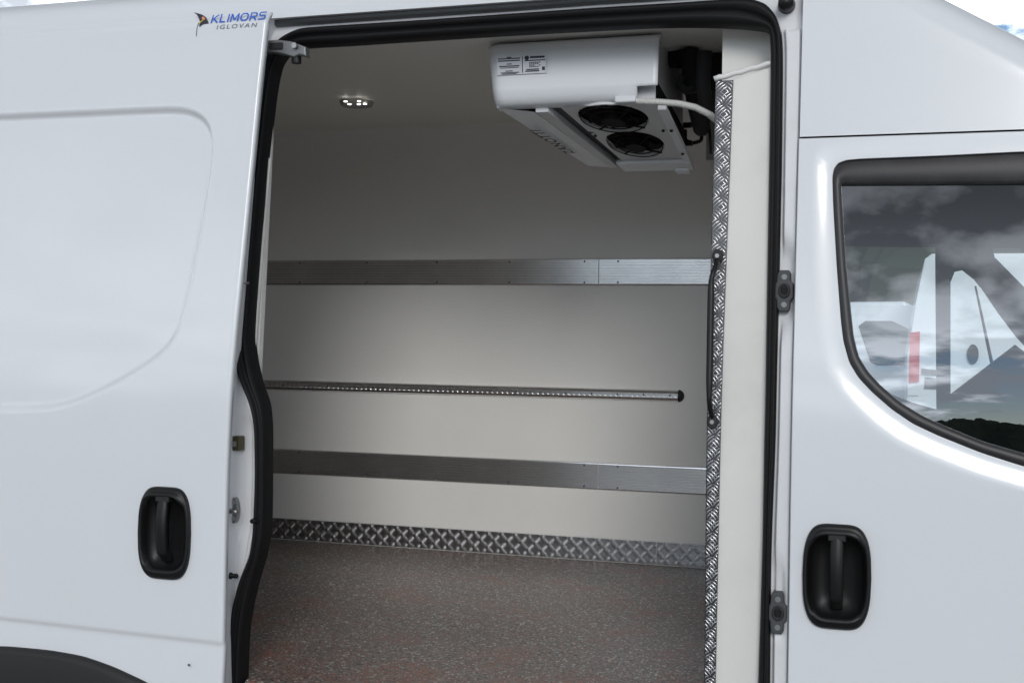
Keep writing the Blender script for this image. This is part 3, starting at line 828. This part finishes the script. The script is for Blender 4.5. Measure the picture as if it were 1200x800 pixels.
sdoor.data = me
sdoor['label'] = 'slid-back white cargo door with stamped panel'
rows = [[(x, s(z)-.052, z) for x in (-2.95, -1.64)] for z in np.linspace(.60, 2.50, 20)]
loft(rows, 'inner_panel', PAINT2, sdoor)
# wheel arch flare
arc = [(-260,790),(-120,768),(0,757),(55,762),(95,769),(130,781),(172,800),(215,826),(250,860),(275,900)]
AR = smooth_line([side(*q, OFF+.008) for q in arc], 80, 2)
wm = MB(); lipm = [Vector(p) for p in AR]
inn = [Vector((p.x+(-2.6-p.x)*.04, p.y-.010, p.z-.016)) for p in lipm]
inn2 = [Vector((p.x, p.y-.002, max(.3, p.z-.05))) for p in inn]
botm = [Vector((p.x, p.y+.01, .30)) for p in inn2]
rws = [[p+Vector((0, .02, 0)) for p in lipm], lipm, [a.lerp(b, .5)+Vector((0, -.003, 0)) for a, b in zip(lipm, inn)], inn, inn2, botm]
loft(rws, 'arch_flare', BLACKM, sdoor)
ST = Vector((-1.70, -.098, .80))
# stone chip on the lower door
q = side(221.5, 778.5, OFF+.012); MB().disc_cyl((q.x, q.y, q.z), (0,-1,0), .0035, .002, 7).build('stone_chip', GREYINK, sdoor)

def door_handle(corners, off, parent):
    "bowl and grip; corners: px box of the plate"
    (x0, y0), (x1, y1) = corners
    c = side((x0+x1)/2, (y0+y1)/2, off)
    l_ = side(x0, (y0+y1)/2, off); r2 = side(x1, (y0+y1)/2, off); t_ = side((x0+x1)/2, y0, off); b_ = side((x0+x1)/2, y1, off)
    hw = (r2.x-l_.x)/2; hh = (t_.z-b_.z)/2
    def out_(k, sc=1.0, n=72):
        pts = []
        for i in range(n):
            a = 2*PI*i/n
            # super-ellipse barrel: sides bulge at the middle, narrower ends
            ca, sa = math.cos(a), math.sin(a)
            xz = (math.copysign(abs(ca)**.42, ca), math.copysign(abs(sa)**.42, sa))
            w = hw*(1-.17*abs(xz[1])**2.2)
            pts.append((xz[0]*w*sc, xz[1]*hh*sc*(1-.02*(sc < 1))))
        return pts
    prof = [(1.0, .0), (1.0, .006), (.985, .011), (.95, .0135), (.90, .0135), (.86, .010), (.80, -.004), (.70, -.016), (.45, -.022), (.2, -.023), (.02, -.023)]
    rows = []
    for sc_, h_ in prof:
        rows.append([(c.x+x+ (0), s(c.z+z)-off-h_ + (.0 if sc_ > .8 else 0), c.z+z) for x, z in out_(0, sc_)])
    # top shelf of the bowl is shallower
    R2 = []
    for (sc_, h_), row in zip(prof, rows):
        rr = []
        for (x, y, z) in row:
            rel = (z-c.z)/hh
            if sc_ < .88:
                lift = .018*ss(.52, .78, rel)+.012*ss(-.62, -.85, rel)
                y = y-lift
            rr.append((x, y, z))
        R2.append(rr)
    bowl = loft(R2, 'handle_bowl', BLACK, parent, closed=True, flip=True)
    # grip: strap standing over the bowl
    gw = hw*.20; rows = []
    for i in range(25):
        t = i/24; z = c.z+hh*(.80-1.42*t)
        stand = .016+.010*math.sin(PI*min(1, t*1.05)) - .018*ss(.85, 1.0, t)
        w = gw*(1.0+.05*math.sin(PI*t)-.08*t)
        yb = s(z)-off-stand; dx = .004*0
        rows.append([(c.x-w, yb+.020, z), (c.x-w, yb+.004, z), (c.x-w*.72, yb, z), (c.x, yb-.002, z), (c.x+w*.72, yb, z), (c.x+w, yb+.004, z), (c.x+w, yb+.020, z)])
    loft(rows, 'handle_grip', BLACK, parent, closed=True)
    # two small fingers cups at the bowl's foot
    for sg in (-1, 1):
        q = Vector((c.x+sg*hw*.42, 0, c.z-hh*.58))
        o_ = [(q.x+.012*math.cos(a), q.z+.006*math.sin(a)+sg*.003*math.cos(a)) for a in np.linspace(0, 2*PI, 14, endpoint=False)]
    # keyway surround above the grip
    o_ = [(c.x+gw*1.35*math.cos(a)**1 if False else c.x+gw*1.3*x_, c.z+hh*(.80+.07*z_)) for x_, z_ in [(-1,-1.6),(-1,.4),(-.8,1),(.8,1),(1,.4),(1,-1.6)]]
    bevel_prism('handle_pivot', o_, s(c.z)-off-.019, s(c.z)-off+.0, .003, BLACKM, parent)
door_handle(((163.5, 570), (224, 678)), OFF, sdoor)

# logo on the door
n_out = Vector((0, -1, 0))
LF = lambda cs: quad_map(cs, lambda x, y: side(x, y, OFF+.0004+.0))
def toY(fm): return lambda u, w: (lambda p: Vector((p.x, s(p.z)-OFF-.0006, p.z)))(fm(u, w))
STK = {'K': (1.0, [[(.08,0),(.08,1)], [(.12,.42),(.92,1)], [(.34,.55),(.95,0)]]), 'L': (.85, [[(.09,1),(.09,.08),(.85,.08)]]), 'I': (.22, [[(.5,0),(.5,1)]]),
 'M': (1.15, [[(.08,0),(.08,1)], [(.12,.92),(.5,.22)], [(.5,.22),(.88,.92)], [(.92,1),(.92,0)]]), 'O': (1.15, [[(.28,.09),(.72,.09),(.91,.3),(.91,.7),(.72,.91),(.28,.91),(.09,.7),(.09,.3),(.28,.09)]]),
 'R': (1.0, [[(.09,0),(.09,.91),(.72,.91),(.90,.78),(.90,.55),(.72,.42),(.15,.42)], [(.55,.38),(.92,0)]]), 'S': (1.0, [[(.95,.91),(.22,.91),(.09,.80),(.09,.64),(.22,.53),(.78,.50),(.91,.38),(.91,.2),(.78,.09),(.05,.09)]])}
def stroke_text(txt, fm, name, m, parent, n, hgt, wid, th=.15, gap=.22, lift=.0006, slant=0):
    tot = sum(STK[c][0] for c in txt)+gap*(len(txt)-1); x = 0; mb = MB(); q_ = 0
    asp = wid/(tot*hgt)
    for c in txt:
        w_, ss_ = STK[c]
        for pl_ in ss_:
            for (a, b) in zip(pl_[:-1], pl_[1:]):
                A_ = Vector(((x+a[0]*w_)*asp, a[1])); B_ = Vector(((x+b[0]*w_)*asp, b[1])); d = (B_-A_).normalized()
                pr = Vector((-d.y, d.x))*th/2; e_ = d*th*.32 if len(pl_) > 2 else d*0
                mb.add([fm((k.x+slant*k.y)/(tot*asp), k.y)+n*(lift+q_*.00012) for k in (A_-e_-pr, B_+e_-pr, B_+e_+pr, A_-e_+pr)], [(0,1,2,3)]); q_ = (q_+1) % 4
        x += w_+gap
    return mb.build(name, m, parent, rc=False)
stroke_text('KLIMORS', toY(LF([(246.8,27.6),(310.6,23.0),(311.9,13.8),(248.4,18.2)])), 'brand_lettering', BLUEINK, sdoor, n_out, .021, .137, th=.17, slant=.15)
letter('IGLOVAN', toY(LF([(253.8,34.8),(300.8,31.9),(301.6,26.8),(254.8,29.8)])), 'small_lettering', GREYINK, sdoor, n_out, .0006, w=1.35, shear=.1)
def px_poly(pts, nm, m, lift): return decal([[ (x, y) for x, y in pts]], lambda x, y: (lambda p: Vector((p.x, s(p.z)-OFF-.0006, p.z)))(side(x, y, OFF)), nm, m, sdoor, lift=lift, th=.0004)
Zm = lambda L_: [(220+x/12, 5+y/12) for x, y in L_]
em = px_poly(Zm([(85,118),(150,133),(215,155),(262,192),(280,228),(297,272),(262,277),(225,285),(195,302),(170,330),(163,300),(175,265),(165,215),(150,180),(125,148)]), 'flag_emblem', INK, 0)
px_poly(Zm([(200,190),(222,178),(243,196),(248,222),(225,228),(205,218)]), 'emblem_spot', ORANGE, .0006)
px_poly(Zm([(163,272),(180,248),(212,228),(222,236),(190,254),(170,284)]), 'emblem_stripe', YELLOW, .0007)
pole = [toY(lambda u, w: side(220+u/12, 5+w/12, OFF))(x, y) for x, y in [(160,262),(142,300),(130,360),(122,455)]]
MB().tube(smooth_line(pole, 14, 2), .0011, 5).build('emblem_pole', GREYINK, sdoor)

# door guide arm and roller at the top corner
arm = MB()
ao = .02
def pp(x, y, o=ao): return side(x, y, o)
c = [pp(x, y) for x, y in [(308,48),(325,47),(340,48.5),(350,52),(358,55),(358,66),(350,64),(343,67),(330,63),(316,61),(308,61)]]
cx = [(p.x, p.z) for p in c]
bevel_prism('guide_arm', cx, c[0].y-.004, c[0].y+.02, .004, CAST, sdoor)
q = pp(324, 54.5, ao+.002); MB().box((q.x-.018, q.y-.006, q.z-.008), (q.x+.02, q.y-.0035, q.z+.008)).build('arm_pocket', BLACKM, sdoor)
q = pp(346, 54, ao+.006); MB().disc_cyl((q.x, q.y, q.z), (0,-1,0), .008, .008, 6).build('arm_bolt', STEEL, sdoor)
q = pp(345, 68, ao-.008); MB().disc_cyl((q.x, q.y+.012, q.z-.012), (0,0,1), .013, .026, 18).build('guide_roller', BLACK, sdoor)

# fittings on the posts
def catch(px, py, parent=van, off=-.028):
    c = side(px, py, off)
    o_ = [(c.x+.020*x, c.z+.048*z) for x, z in [(-.55,-1),(.45,-1),(.65,-.85),(.68,-.5),(1,-.35),(1,.35),(.68,.5),(.65,.85),(.45,1),(-.55,1),(-.8,.8),(-.85,.45),(-1,.3),(-1,-.3),(-.85,-.45),(-.8,-.8)]]
    b_ = bevel_prism('latch_catch', o_, c.y-.012, c.y+.02, .004, GREYP, parent)
    ring = MB()
    ring.tube([(c.x+.0105*math.cos(a), c.y-.013, c.z+.014*math.sin(a)) for a in np.linspace(0, 2*PI, 25)], .0035, 8, False)
    ring.build('catch_ring', BLACKM, b_, True)
    MB().disc_cyl((c.x, c.y-.0118, c.z), (0,-1,0), .009, .001, 18).build('catch_hole', RUBBER, b_)
    for dz in (-.032, .032):
        MB().disc_cyl((c.x, c.y-.011, c.z+dz), (0,-1,0), .0065, .003, 16).build('catch_bolt', CAST, b_)
catch(919.5, 341); catch(912, 717)
q = side(921, 4, -.02); MB().disc_cyl((q.x, q.y+.02, q.z), (0,-1,0), .021, .042, 24, .016).build('rubber_stop', BLACK, van, True)
# rear post: lock box, striker plate with pin, guide pin, buffer
q = side(277, 519, -.03); MB().box((q.x-.03, q.y-.012, q.z-.019), (q.x+.014, q.y+.02, q.z+.019), .003).build('lock_box', mat('brass_lock', (.10,.09,.05), .5, .6), van)
lb_ = MB().box((q.x-.02, q.y-.016, q.z-.008), (q.x+.008, q.y-.0125, q.z+.006), .001).build('lock_slot', STEEL, van)
c = side(275, 597.5, -.03)
o_ = [(c.x+.020*math.cos(a)*(1.0 if math.cos(a) < 0 else .55), c.z+.034*math.sin(a)) for a in np.linspace(0, 2*PI, 24, endpoint=False)]
b_ = bevel_prism('striker_plate', o_, c.y-.006, c.y+.01, .002, CAST, van)
MB().tube([(c.x-.006, c.y-.006, c.z), (c.x-.002, c.y-.026, c.z), (c.x+.026, c.y-.032, c.z+.001)], .0055, 10).build('striker_pin', STEEL, b_, True)
for dz in (-.021, .021): MB().disc_cyl((c.x, c.y-.005, c.z+dz), (0,-1,0), .006, .004, 12).build('striker_screw', STEEL, b_)
c = side(270, 674, -.02)
gm = MB().tube([(c.x-.02, c.y, c.z), (c.x+.004, c.y-.002, c.z), (c.x+.005, c.y-.002, c.z), (c.x+.020, c.y-.003, c.z+.001), (c.x+.024, c.y-.003, c.z+.001)], .008, 12, True, [.009, .009, .0055, .0065, .003])
gm.build('guide_pin', BLACK, van, True)
c = side(299, 610, -.02); MB().disc_cyl((c.x-.004, c.y+.01, c.z), (0,-1,0), .008, .02, 14, .006).build('rubber_buffer', RUBBER, van, True)
c = side(288, 332, -.02); MB().tube([(c.x-.006, c.y, c.z), (c.x+.010, c.y-.002, c.z+.001)], .003, 8, True).build('seal_clip', STEEL, van)
for py in (769, 775, 781, 787):
    c = side(266.5, py, -.043); MB().box((c.x-.004, c.y-.003, c.z-.003), (c.x+.013, c.y+.004, c.z+.003)).build('drain_slot', RUBBER, van)

# ================================================================ CAB DOOR
W0 = [(1400,170),(1300,173.5),(1200,177),(1100,182),(1010,185.5),(992,187),(982,190.5),(977,197),(975,207),(976,240),(980,310),(985,375),(988,400),(995,425),(1006,443),(1022,460),(1045,480),(1070,497),(1100,511),(1150,531),(1200,547),(1260,562),(1330,573),(1420,582),(1480,560),(1500,500),(1490,400),(1460,250),(1440,180)]
W1 = [(1390,214),(1300,213.8),(1200,214),(1100,214.5),(1020,215),(1000,215),(990,215),(986,216),(985.5,219),(987,245),(991,310),(997,368),(1000,395),(1006,418),(1017,436),(1032,452),(1054,471),(1080,487),(1108,500),(1152,518),(1200,532),(1262,547),(1330,557),(1410,565),(1462,545),(1482,495),(1472,400),(1444,265),(1420,222)]
W2 = W1
def wloop(L_, off):
    P_ = [side(*q, off) for q in L_]+[side(*L_[0], off)]
    R_ = []
    P2 = np.array([tuple(p) for p in P_])
    k = np.linspace(0, len(P2)-1, 721)[:-1]
    Q_ = np.stack([np.interp(k, range(len(P2)), P2[:, i]) for i in range(3)], 1)
    for _ in range(24): Q_ = (np.roll(Q_, 1, 0)+2*Q_+np.roll(Q_, -1, 0))/4
    Q_[:, 1] = s_np(Q_[:, 2])-off
    return Q_
w0 = wloop(W0, 0); w1 = wloop(W1, 0)
cen = np.array([w0[:, 0].mean(), w0[:, 2].mean()])
X0, X1, Z0, Z1 = -.2235, 1.20, .50, 2.129
corner_a = [math.atan2(z-cen[1], x-cen[0]) for x in (X0, X1) for z in (Z0, Z1)]
ang = np.arctan2(w0[:, 2]-cen[1], w0[:, 0]-cen[0])
outl = []
for a in ang:
    dx, dz = math.cos(a), math.sin(a)
    t = min(((X1-cen[0]) if dx > 0 else (X0-cen[0]))/dx if abs(dx) > 1e-9 else 99, ((Z1-cen[1]) if dz > 0 else (Z0-cen[1]))/dz if abs(dz) > 1e-9 else 99)
    outl.append((cen[0]+t*dx, cen[1]+t*dz))
outl = np.array(outl)
for (cx_, cz_) in ((X0, Z0), (X0, Z1), (X1, Z0), (X1, Z1)):
    k = np.argmin((outl[:, 0]-cx_)**2+(outl[:, 1]-cz_)**2); outl[k] = (cx_, cz_)
def skin(mirror=False, name='cab_door', m=PAINT):
    rows = []
    zin = np.stack([w0[:, 0], w0[:, 2]], 1)
    for j, t in enumerate(list(np.linspace(0, 1, 130)**1.3)):
        P_ = zin*(1-t)+outl*t
        dist = np.linalg.norm(P_-zin, axis=1)
        lowm = ss(-.02, -.35, (zin[:, 1]-1.75))         # the swage fades out towards the top
        dd = .009*(1-ss(.0, .06, dist))*(.35+.65*lowm)
        Y = s_np(P_[:, 1])+dd
        rows.append(np.stack([P_[:, 0], Y, P_[:, 1]], 1))
    # edge round-over and return
    c_ = np.array([(X0+X1)/2, (Z0+Z1)/2])
    last = rows[-1]
    for ins, dy in ((.002, .0008), (.004, .003), (.0045, .02)):
        r_ = last.copy()
        r_[:, 0] += 0; r_[:, 1] += dy
        rr = r_.copy(); sgx = np.where(abs(last[:, 0]-X0) < 1e-3, -1, np.where(abs(last[:, 0]-X1) < 1e-3, 1, 0)); sgz = np.where(abs(last[:, 2]-Z1) < 1e-3, 1, np.where(abs(last[:, 2]-Z0) < 1e-3, -1, 0))
        rr[:, 0] += sgx*ins*.6; rr[:, 2] += sgz*ins*.6
        rows.append(rr)
    # return into the window hole
    first = rows[0].copy(); first[:, 1] += .03
    rows = [first]+rows
    if mirror:
        rows = [np.stack([r_[:, 0], 2.0-r_[:, 1], r_[:, 2]], 1) for r_ in rows]
    av = np.concatenate(rows)
    fs = grid_faces(len(rows), len(rows[0]), True)
    if not mirror: fs = keep(av, fs, ((940, 613.5), (1021, 736.5)), 0)
    return mk(name, av, fs, m, van, True)
cdoor = skin()
cdoor['label'] = 'white cab door with side window and black handle'
def frame(parent, mirror=False):
    rows = []
    for t, dy in ((-.012, .025), (-.01, .008), (0, .004), (.08, .001), (.5, .0), (.9, .002), (1, .006), (1.0, .022), (1.02, .03)):
        P_ = w0*(1-t)+w1*t; P_[:, 1] = s_np(P_[:, 2])+.009+dy
        if mirror: P_[:, 1] = 2.0-P_[:, 1]
        rows.append(list(map(tuple, P_)))
    return loft(rows, 'window_frame', DARKTRIM, parent, closed=True, flip=False)
frame(cdoor)
def pane(parent, mirror=False):
    c_ = np.array([w1[:, 0].mean(), 0, w1[:, 2].mean()]); rows = []
    for t in np.linspace(0, 1.01, 14):
        P_ = c_*(1-t)+w1*t; P_[:, 1] = s_np(P_[:, 2])+.024
        if mirror: P_[:, 1] = 2.0-P_[:, 1]
        rows.append(list(map(tuple, P_)))
    return loft(rows, 'window_glass', GLASS, parent, closed=True)
pane(cdoor)
door_handle(((940, 613.5), (1021, 736.5)), 0, cdoor)
# opposite cab door
od = skin(True, 'far_cab_door')
frame(od, True); od.location.x = -.13
# inner trims
for mir, par in ((False, cdoor), (True, od)):
    zin = np.stack([w1[:, 0], w1[:, 2]], 1); rows = []
    for t, dy in ((0, .04), (.04, .055), (.2, .07), (1, .07)):
        P_ = zin*(1-t)+outl*t; Y = s_np(P_[:, 1])+dy
        if mir: Y = 2.0-Y
        rows.append(list(map(tuple, np.stack([P_[:, 0], Y, P_[:, 1]], 1))))
    loft(rows, 'door_trim', CABTRIM, par, closed=True)
MB().box((-.20, .12, 2.06), (1.3, 1.88, 2.12), .02).build('headliner', HEADL, van)
MB().box((-.216, .14, .55), (-.206, 1.9, 2.1)).build('cab_rear_wall', CABTRIM, van)
MB().box((.95, .12, .6), (1.5, 1.88, 1.22), .06).build('dashboard', CABTRIM, van)
MB().box((-.15, .1, .50), (1.5, 1.9, .56)).build('cab_floor', CABTRIM, van)
for yy in (.35, 1.30):
    st = MB().box((.0, yy-.23, .85), (.50, yy+.23, 1.0), .05).build('seat', CABTRIM, van)
    MB().box((-.12, yy-.22, .95), (.02, yy+.22, 1.42), .05).build('seat_back', CABTRIM, st)
wh = MB().tube([(.86+.05*math.sin(a), 1.45+.19*math.cos(a), 1.27+.17*math.sin(a)) for a in np.linspace(0, 2*PI, 33)], .014, 8, False)
wh.build('steering_wheel', CABTRIM, van, True)
fp = [(1095,262),(1178,262),(1162,288),(1168,304),(1200,336),(1262,400),(1262,470),(1215,425),(1192,395),(1170,366),(1142,327),(1128,316),(1119,318),(1115,330),(1114,462),(1190,404),(1215,425),(1262,470),(1262,530),(1097,530)]
for nm, ids in (('centre_pillar', [0,1,2,3,12,13,14,19] if False else None),): pass
def pil(nm, pts_):
    bevel_prism(nm, [(p.x, p.z) for p in [atY(*k, 1.82) for k in pts_]], 1.82, 1.86, .003, CABTRIM, van)
pil('centre_pillar', [(1096,262),(1114,262),(1114,530),(1098,530)])
pil('window_header', [(1114.2,262),(1178,262),(1162,288),(1166,302),(1150,337),(1142,327),(1128,316),(1119,318),(1114.2,330)])
pil('far_screen_pillar', [(1166.5,302),(1200,336),(1262,400),(1262,470),(1192,395),(1170,366),(1150.5,337)])
pil('far_mirror_mount', [(1114.2,530),(1114.2,462),(1190,404),(1216,423),(1262,470),(1262,530)])
# nose, windscreen, wheels so that the van is whole
wsc = loft([[(1.55, y, 2.02) for y in (.16, 1.0, 1.84)], [(2.15, y, 1.30) for y in (.10, 1.0, 1.90)]], 'windscreen', GLASS, van)
MB().box((1.22, .03, .5), (2.9, 1.97, 1.22), .12).build('bonnet', PAINT, van, True)
def wheel(x, y, par=van, r=.36):
    o_ = MB().disc_cyl((x, y-.12, r), (0,1,0), r, .24, 40).build('wheel', RUBBER, par)
    MB().disc_cyl((x, y-.125, r), (0,1,0), r*.58, .25, 24).build('rim', STEEL, o_); return o_
for x in (-2.75, 1.95):
    for y in (.24, 1.76): wheel(x, y)

# small dark gap line between door and roof panel, dark gap on the post side
MB().box((-.2195, .10, .6), (-.2, .13, 2.10)).build('gap_liner', RUBBER, van)
MB().box((-.22, .13, 2.120), (1.2, .16, 2.150)).build('seam_liner', RUBBER, van)

# ================================================================ beyond the van, seen through the cab
def side_outline_van(name, label, cat, x0, Y, pts, depth, m, zoff=0):
    t = thing(name, label, cat)
    body = bevel_prism('body', pts, Y, Y+depth, .05, m, t); body.data.materials[0] = m
    return t
D = 10.5
def Wx(px, py, Y=D): 
    p = atY(px, py, Y); return (p.x, p.z)
# high white van seen from behind
rv_ = thing('parked_van', 'tall white van seen from behind through the cab windows, with a red tail lamp', 'van')
o_ = [Wx(1062,480), Wx(1063,420), Wx(1072,360), Wx(1084,303), Wx(1092,297)]
zt_v = o_[-1][1]
oR = [(o_[-1][0]+1.45, zt_v), (o_[-1][0]+1.60, zt_v-.3), (o_[0][0]+1.9, 1.2), (o_[0][0]+1.9, .45), (o_[0][0], .45)]
bevel_prism('body', (o_+oR)[::-1], D, D+4.6, .03, PAINT, rv_)
q = [Wx(*k, D-.02) for k in [(1066,390),(1078,388),(1077,447),(1065,449)]]
bevel_prism('tail_lamp', q, D-.03, D+.02, .008, RED, rv_)
q = [Wx(*k, D-.02) for k in [(1064,452),(1078,451),(1077,463),(1064,463)]]
bevel_prism('lower_lamp', q, D-.03, D+.02, .008, SHELL, rv_)
c = atY(1140, 415, D-.01); bevel_prism('door_handle', [(c.x+.055*math.cos(a), c.z+.10*math.sin(a)) for a in np.linspace(0, 2*PI, 24, endpoint=False)], D-.03, D+.01, .01, BLACK, rv_)
q = [Wx(*k, D-.02) for k in [(1150,440),(1186,402),(1196,402),(1196,445)]]
q = [Wx(*k, D-.02) for k in [(1080,432),(1104,434),(1103,440),(1080,438)]]
bevel_prism('plate_light', q, D-.03, D+.02, .004, BLACK, rv_)
q = [Wx(*k, D-.02) for k in [(1084,442),(1100,443),(1099,456),(1083,455)]]
npl = bevel_prism('number_plate', q, D-.02, D+.0, .002, GREYP, rv_)

for x in (.35, 1.6): 
    o2 = MB().disc_cyl((x, D+.3, .35), (1,0,0), .35, .22, 24).build('wheel', RUBBER, rv_)
reloc(rv_, (1.0, D+2.3, 0))
# reflection of a pole, imitated by a rod added beyond the glass
wa = thing('mirrored_pole', 'thin black leaning pole, added beyond the glass to imitate a mirrored one', 'aerial')
a0 = atY(1181, 510, 9.2); a1 = atY(1160, 415, 9.2); a2 = atY(1143, 335, 9.2); a00 = Vector((a0.x+.25, 9.2, 0))
MB().tube([a00, a0, a1, a2], .012, 8, True, [.03, .022, .015, .009]).build('rod', BLACK, wa)
MB().disc_cyl((a00.x, 9.2, 0), (0,0,1), .12, .05, 16).build('foot', BLACK, wa)
reloc(wa, tuple(a00))
# small van with dark windscreen further left
D3 = 15.0
lv = thing('parked_van', 'low white van with dark sloping windscreen, leftmost through the cab windows', 'van')
o_ = [Wx(*k, D3) for k in [(940,470),(940,360),(960,354),(1060,353),(1074,360),(1110,430),(1120,470)]]
o_ = o_+[(o_[-1][0], .4), (o_[0][0], .4)]
bevel_prism('body', o_[::-1], D3, D3+1.9, .05, PAINT, lv)
q = [Wx(*k, D3-.01) for k in [(1006,382),(1014,376),(1045,376),(1066,386),(1066,428),(1028,428),(1020,424)]]
bevel_prism('windscreen', q, D3-.015, D3+.01, .004, DGLASS, lv)
q = [Wx(*k, D3-.01) for k in [(1040,464),(1056,463),(1060,470),(1044,471)]]
bevel_prism('headlamp', q, D3-.02, D3+.01, .004, SHELL, lv)
for x in (o_[0][0]+.4, o_[0][0]+1.2): MB().disc_cyl((x, D3, .35), (0,1,0), .35, .22, 24).build('wheel', RUBBER, lv)
reloc(lv, (o_[0][0]+.7, D3+.9, 0))

# ================================================================ trees: belt added beyond the vans, and the mirrored wood behind the camera
rnd = np.random.RandomState(3)
tm = MB()  # first belt stands beyond the parked vans, added to block the bright sky
for k in range(300):
    x = -60+k*.45+rnd.rand(); y = 42+rnd.rand()*12; h = 6.9+.8*math.sin(k*.21)+rnd.rand()*1.6; w = 1.3+rnd.rand()*1.2; pts = []
    for i, (zr, rr_) in enumerate(((0, .8), (.3, 1.0), (.6, 1.0), (.85, .7), (1, .25))):
        for j in range(7):
            b = 2*PI*j/7+i*.5; q = w*rr_*(.75+.5*rnd.rand()); pts.append((x+q*math.cos(b), y+q*math.sin(b), h*zr*(.95+.1*rnd.rand())))
    tm.add(pts, grid_faces(5, 7, True))
FOL = mat('dark_foliage', (.035, .05, .025), .9)
for ring in range(2):
    n = 560
    for k in range(n):
        a = -PI*.5 + PI*(k+rnd.rand()*.7)/n
        R_ = 150+ring*14+rnd.rand()*8
        h = 10.6+.5*math.sin(k*.05+ring)+.5*math.sin(k*.31)+rnd.rand()*1.3
        c = Vector((R_*math.sin(a), -R_*math.cos(a), 0)); w = 1.5+rnd.rand()*1.0
        pts = []
        for i, (zr, rr_) in enumerate(((0, .8), (.35, 1.0), (.65, 1.0), (.88, .8), (1, .4))):
            for j in range(6):
                b = 2*PI*j/6+i*.5; q = w*rr_*(.8+.4*rnd.rand()); pts.append((c.x+q*math.cos(b), c.y+q*math.sin(b), h*zr*(.95+.1*rnd.rand())))
        tm.add(pts, grid_faces(5, 6, True))
to = tm.build('tree_line', FOL, None, rc=False); to['kind'] = 'stuff'; to['label'] = 'dark far-off wood mirrored low in the cab window, plus a belt added to hide the sky beyond'; to['category'] = 'trees'
